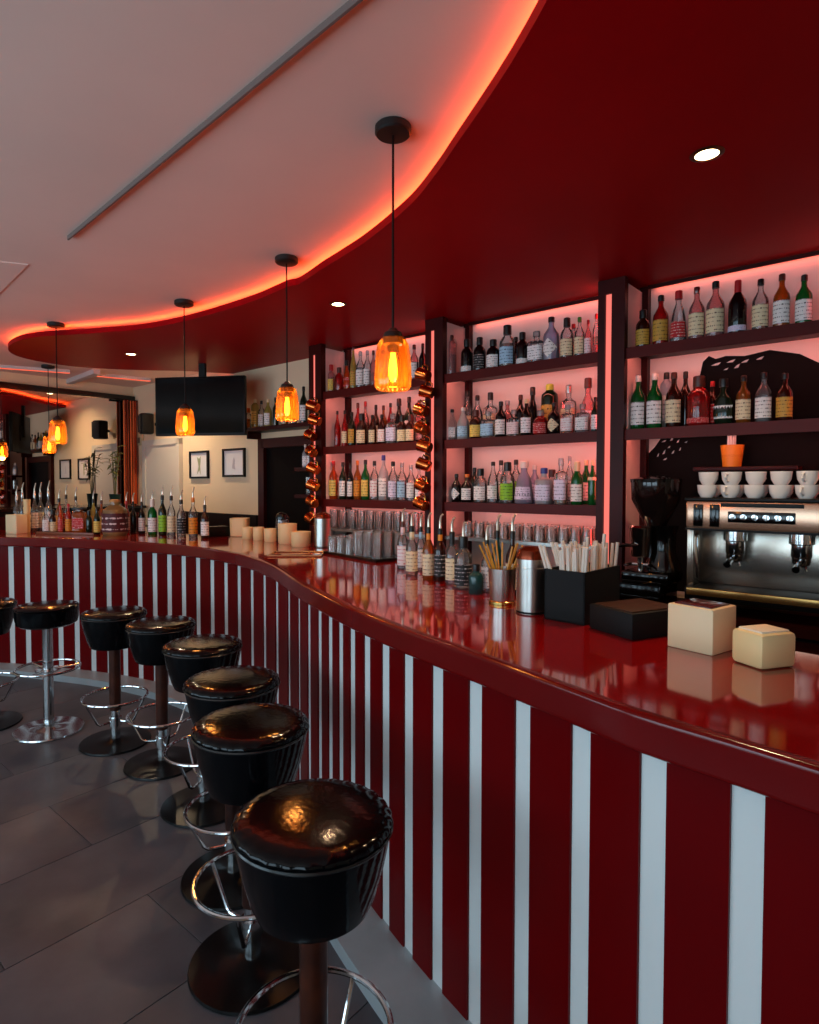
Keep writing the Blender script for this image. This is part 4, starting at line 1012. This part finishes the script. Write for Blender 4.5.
pm = RP(686, -.30, CZ); x0 = (pm - OB).dot(XD); yf = (pm - OB).dot(NW)
mw_ = .62
t = thing('espresso_machine', 'steel espresso machine with round buttons on the back counter', 'coffee machine', L(x0 + mw_ / 2, yf + .2, CZ), ROT)
def mb(name, a, b, c, d_, e, f_, m, par=None, bev=0.004, sm=30): return build(name, BOX(a, b, c, d_, e, f_, bev=bev), m, par or t, smooth=sm)
hw = mw_ / 2; m_ss = mat('machine_steel', 'c8bcae', .22, .9)
for sx in (-1, 1):
    for sy in (-.15, .15): build('foot', lathe([(0, 0), (.025, 0), (.02, .06), (0, .06)], 16, M=Matrix.Translation((sx * (hw - .06), sy, 0))), M_black(), t)
mb('drip_tray', -hw, hw, -.2, .2, .06, .12, M_black())
mb('tray_edge', -hw + .01, hw - .01, -.206, -.199, .085, .118, mat('golden_steel', 'c89a5a', .25, .9), bev=.001)
mb('back_body', -hw, hw, -.02, .2, .12, .42, m_ss)
mb('side_panel', -hw, -hw + .03, -.17, -.02, .12, .42, m_ss); mb('side_panel', hw - .03, hw, -.17, -.02, .12, .42, m_ss)
up = mb('control_panel', -hw, hw, -.2, -.0, .40, .53, mat('control_steel', 'd0a488', .24, .8), bev=.012)
mb('top_tray', -hw - .005, hw + .005, -.2, .2, .53, .545, M_black())
mb('panel_shadow_gap', -hw, hw, -.204, -.198, .392, .402, M_black(), bev=.001)
for x in (-hw + .055, -hw + .125): mb('steam_switch', x - .02, x + .02, -.207, -.198, .412, .515, M_blackg(), up, .003)
mb('button_strip', -.13, .13, -.205, -.198, .435, .485, M_blackg(), up, .003)
for k in range(6): build('button', lathe([(0, 0), (.014, 0), (.013, .006), (0, .007)], 16, M=Matrix.Translation((-.11 + k * .044, -.205, .46)) @ Matrix.Rotation(R(90), 4, 'X')), M_chrome(), up)
mb('vent_slot', -.16, .16, -.203, -.198, .505, .522, M_black(), up, .001)
for x in (-.12, .14):
    gh = build('group_head', lathe([(0, .28), (.036, .28), (.04, .29), (.04, .34), (.05, .345), (.05, .40), (0, .40)], 24, M=Matrix.Translation((x, -.09, 0))), M_chrome(), t)
    pf = build('portafilter', lathe([(0, .245), (.03, .25), (.036, .262), (.036, .285), (0, .285)], 24, M=Matrix.Translation((x, -.09, 0))), M_chrome(), t)
    build('portafilter_handle', tube([(x, -.12, .268), (x, -.16, .262), (x, -.25, .245)], [.008, .012, .015], 10), M_blackg(), pf)
    build('pour_spout', tube([(x - .02, -.09, .225), (x - .015, -.09, .245), (x + .015, -.09, .245), (x + .02, -.09, .225)], .007, 8), M_chrome(), pf)
build('steam_wand', tube([(-hw + .05, -.17, .39), (-hw + .05, -.21, .36), (-hw + .055, -.22, .28), (-hw + .06, -.215, .17)], .007, 8), M_chrome(), t)
# cups on top of the machine
def cup(r, h):
    t = thing('coffee_cup', '', 'cup', (0, 0, 0), 0, 'white cups on the coffee machine')
    build('cup_wall', lathe([(0, 0), (r * .6, 0), (r * .65, .004), (r * .9, h * .4), (r, h), (r * .94, h), (r * .82, h * .4), (0, .008)], 28), mat('white_porcelain', 'efe8df', .2), t)
    build('cup_handle', tube([(r * .93, 0, h * .8), (r * 1.35, 0, h * .78), (r * 1.45, 0, h * .5), (r * 1.2, 0, h * .28), (r * .8, 0, h * .25)], .005, 8), mat('white_porcelain', 'efe8df', .2), t)
    return t
c0 = cup(.043, .06)
zt = CZ + .5455; spots = []
for k in range(6): spots.append((x0 + .075 + k * .098, yf + .07, zt, 'bottom', k))
for k in range(5): spots.append((x0 + .08 + k * .098, yf + .07, zt + .0605, 'upper', k))
for k in range(6): spots.append((x0 + .07 + k * .098, yf + .19, zt, 'rear', k))
for i, (x, y, z, tier, k) in enumerate(spots):
    lb = 'white coffee cup on the espresso machine, %s from left in the %s row' % (ORD[k], tier)
    if i == 0: c0.location = L(x, y, z); c0.rotation_euler = (0, 0, ROT + 1.2); c0['label'] = lb
    else: dup(c0, L(x, y, z), ROT + [1.35, 4.5, 1.1][i % 3], lb)
# small wall shelf with the orange cup
pz = PL(732, 467, L(0, -.1), NW); x1_ = (pz - OB).dot(XD)
t = thing('cup_shelf', 'small dark red shelf on the wall above the espresso machine', 'shelf', L(x1_, -.1, pz.z), ROT)
build('shelf_board', BOX(-.17, .3, -.08, .08, -.02, 0, bev=.002), M_wood(), t); build('shelf_bracket', BOX(-.1, -.08, 0, .084, -.07, -.02), M_wood(), t, smooth=0); build('shelf_bracket', BOX(.2, .22, 0, .084, -.07, -.02), M_wood(), t, smooth=0)
t = thing('paper_cup', 'orange paper cup holding white sugar sticks above the espresso machine', 'cup', L(x1_, -.1, pz.z), ROT)
build('cup_wall', lathe([(0, 0), (.043, 0), (.056, .115), (.053, .115), (.041, .004), (0, .004)], 28), mat('orange_paper', 'd8861e', .5), t)
build('printed_band', lathe([(.0492, .052), (.0505, .064)], 24, cap=False), printed('cup_print', 'd8861e', '8a1a10', .6), t)
for k in range(9):
    a = k * 2.2; r = .006 + .018 * (k % 3) / 2
    build('sugar_stick', BOX(-.011, .011, -.003, .003, .006, .16 + .01 * (k % 2), Matrix.Translation((r * math.cos(a), r * math.sin(a), 0)) @ Matrix.Rotation(a, 4, 'Z')), mat('paper_white', 'ece4dc', .6), t, smooth=0)
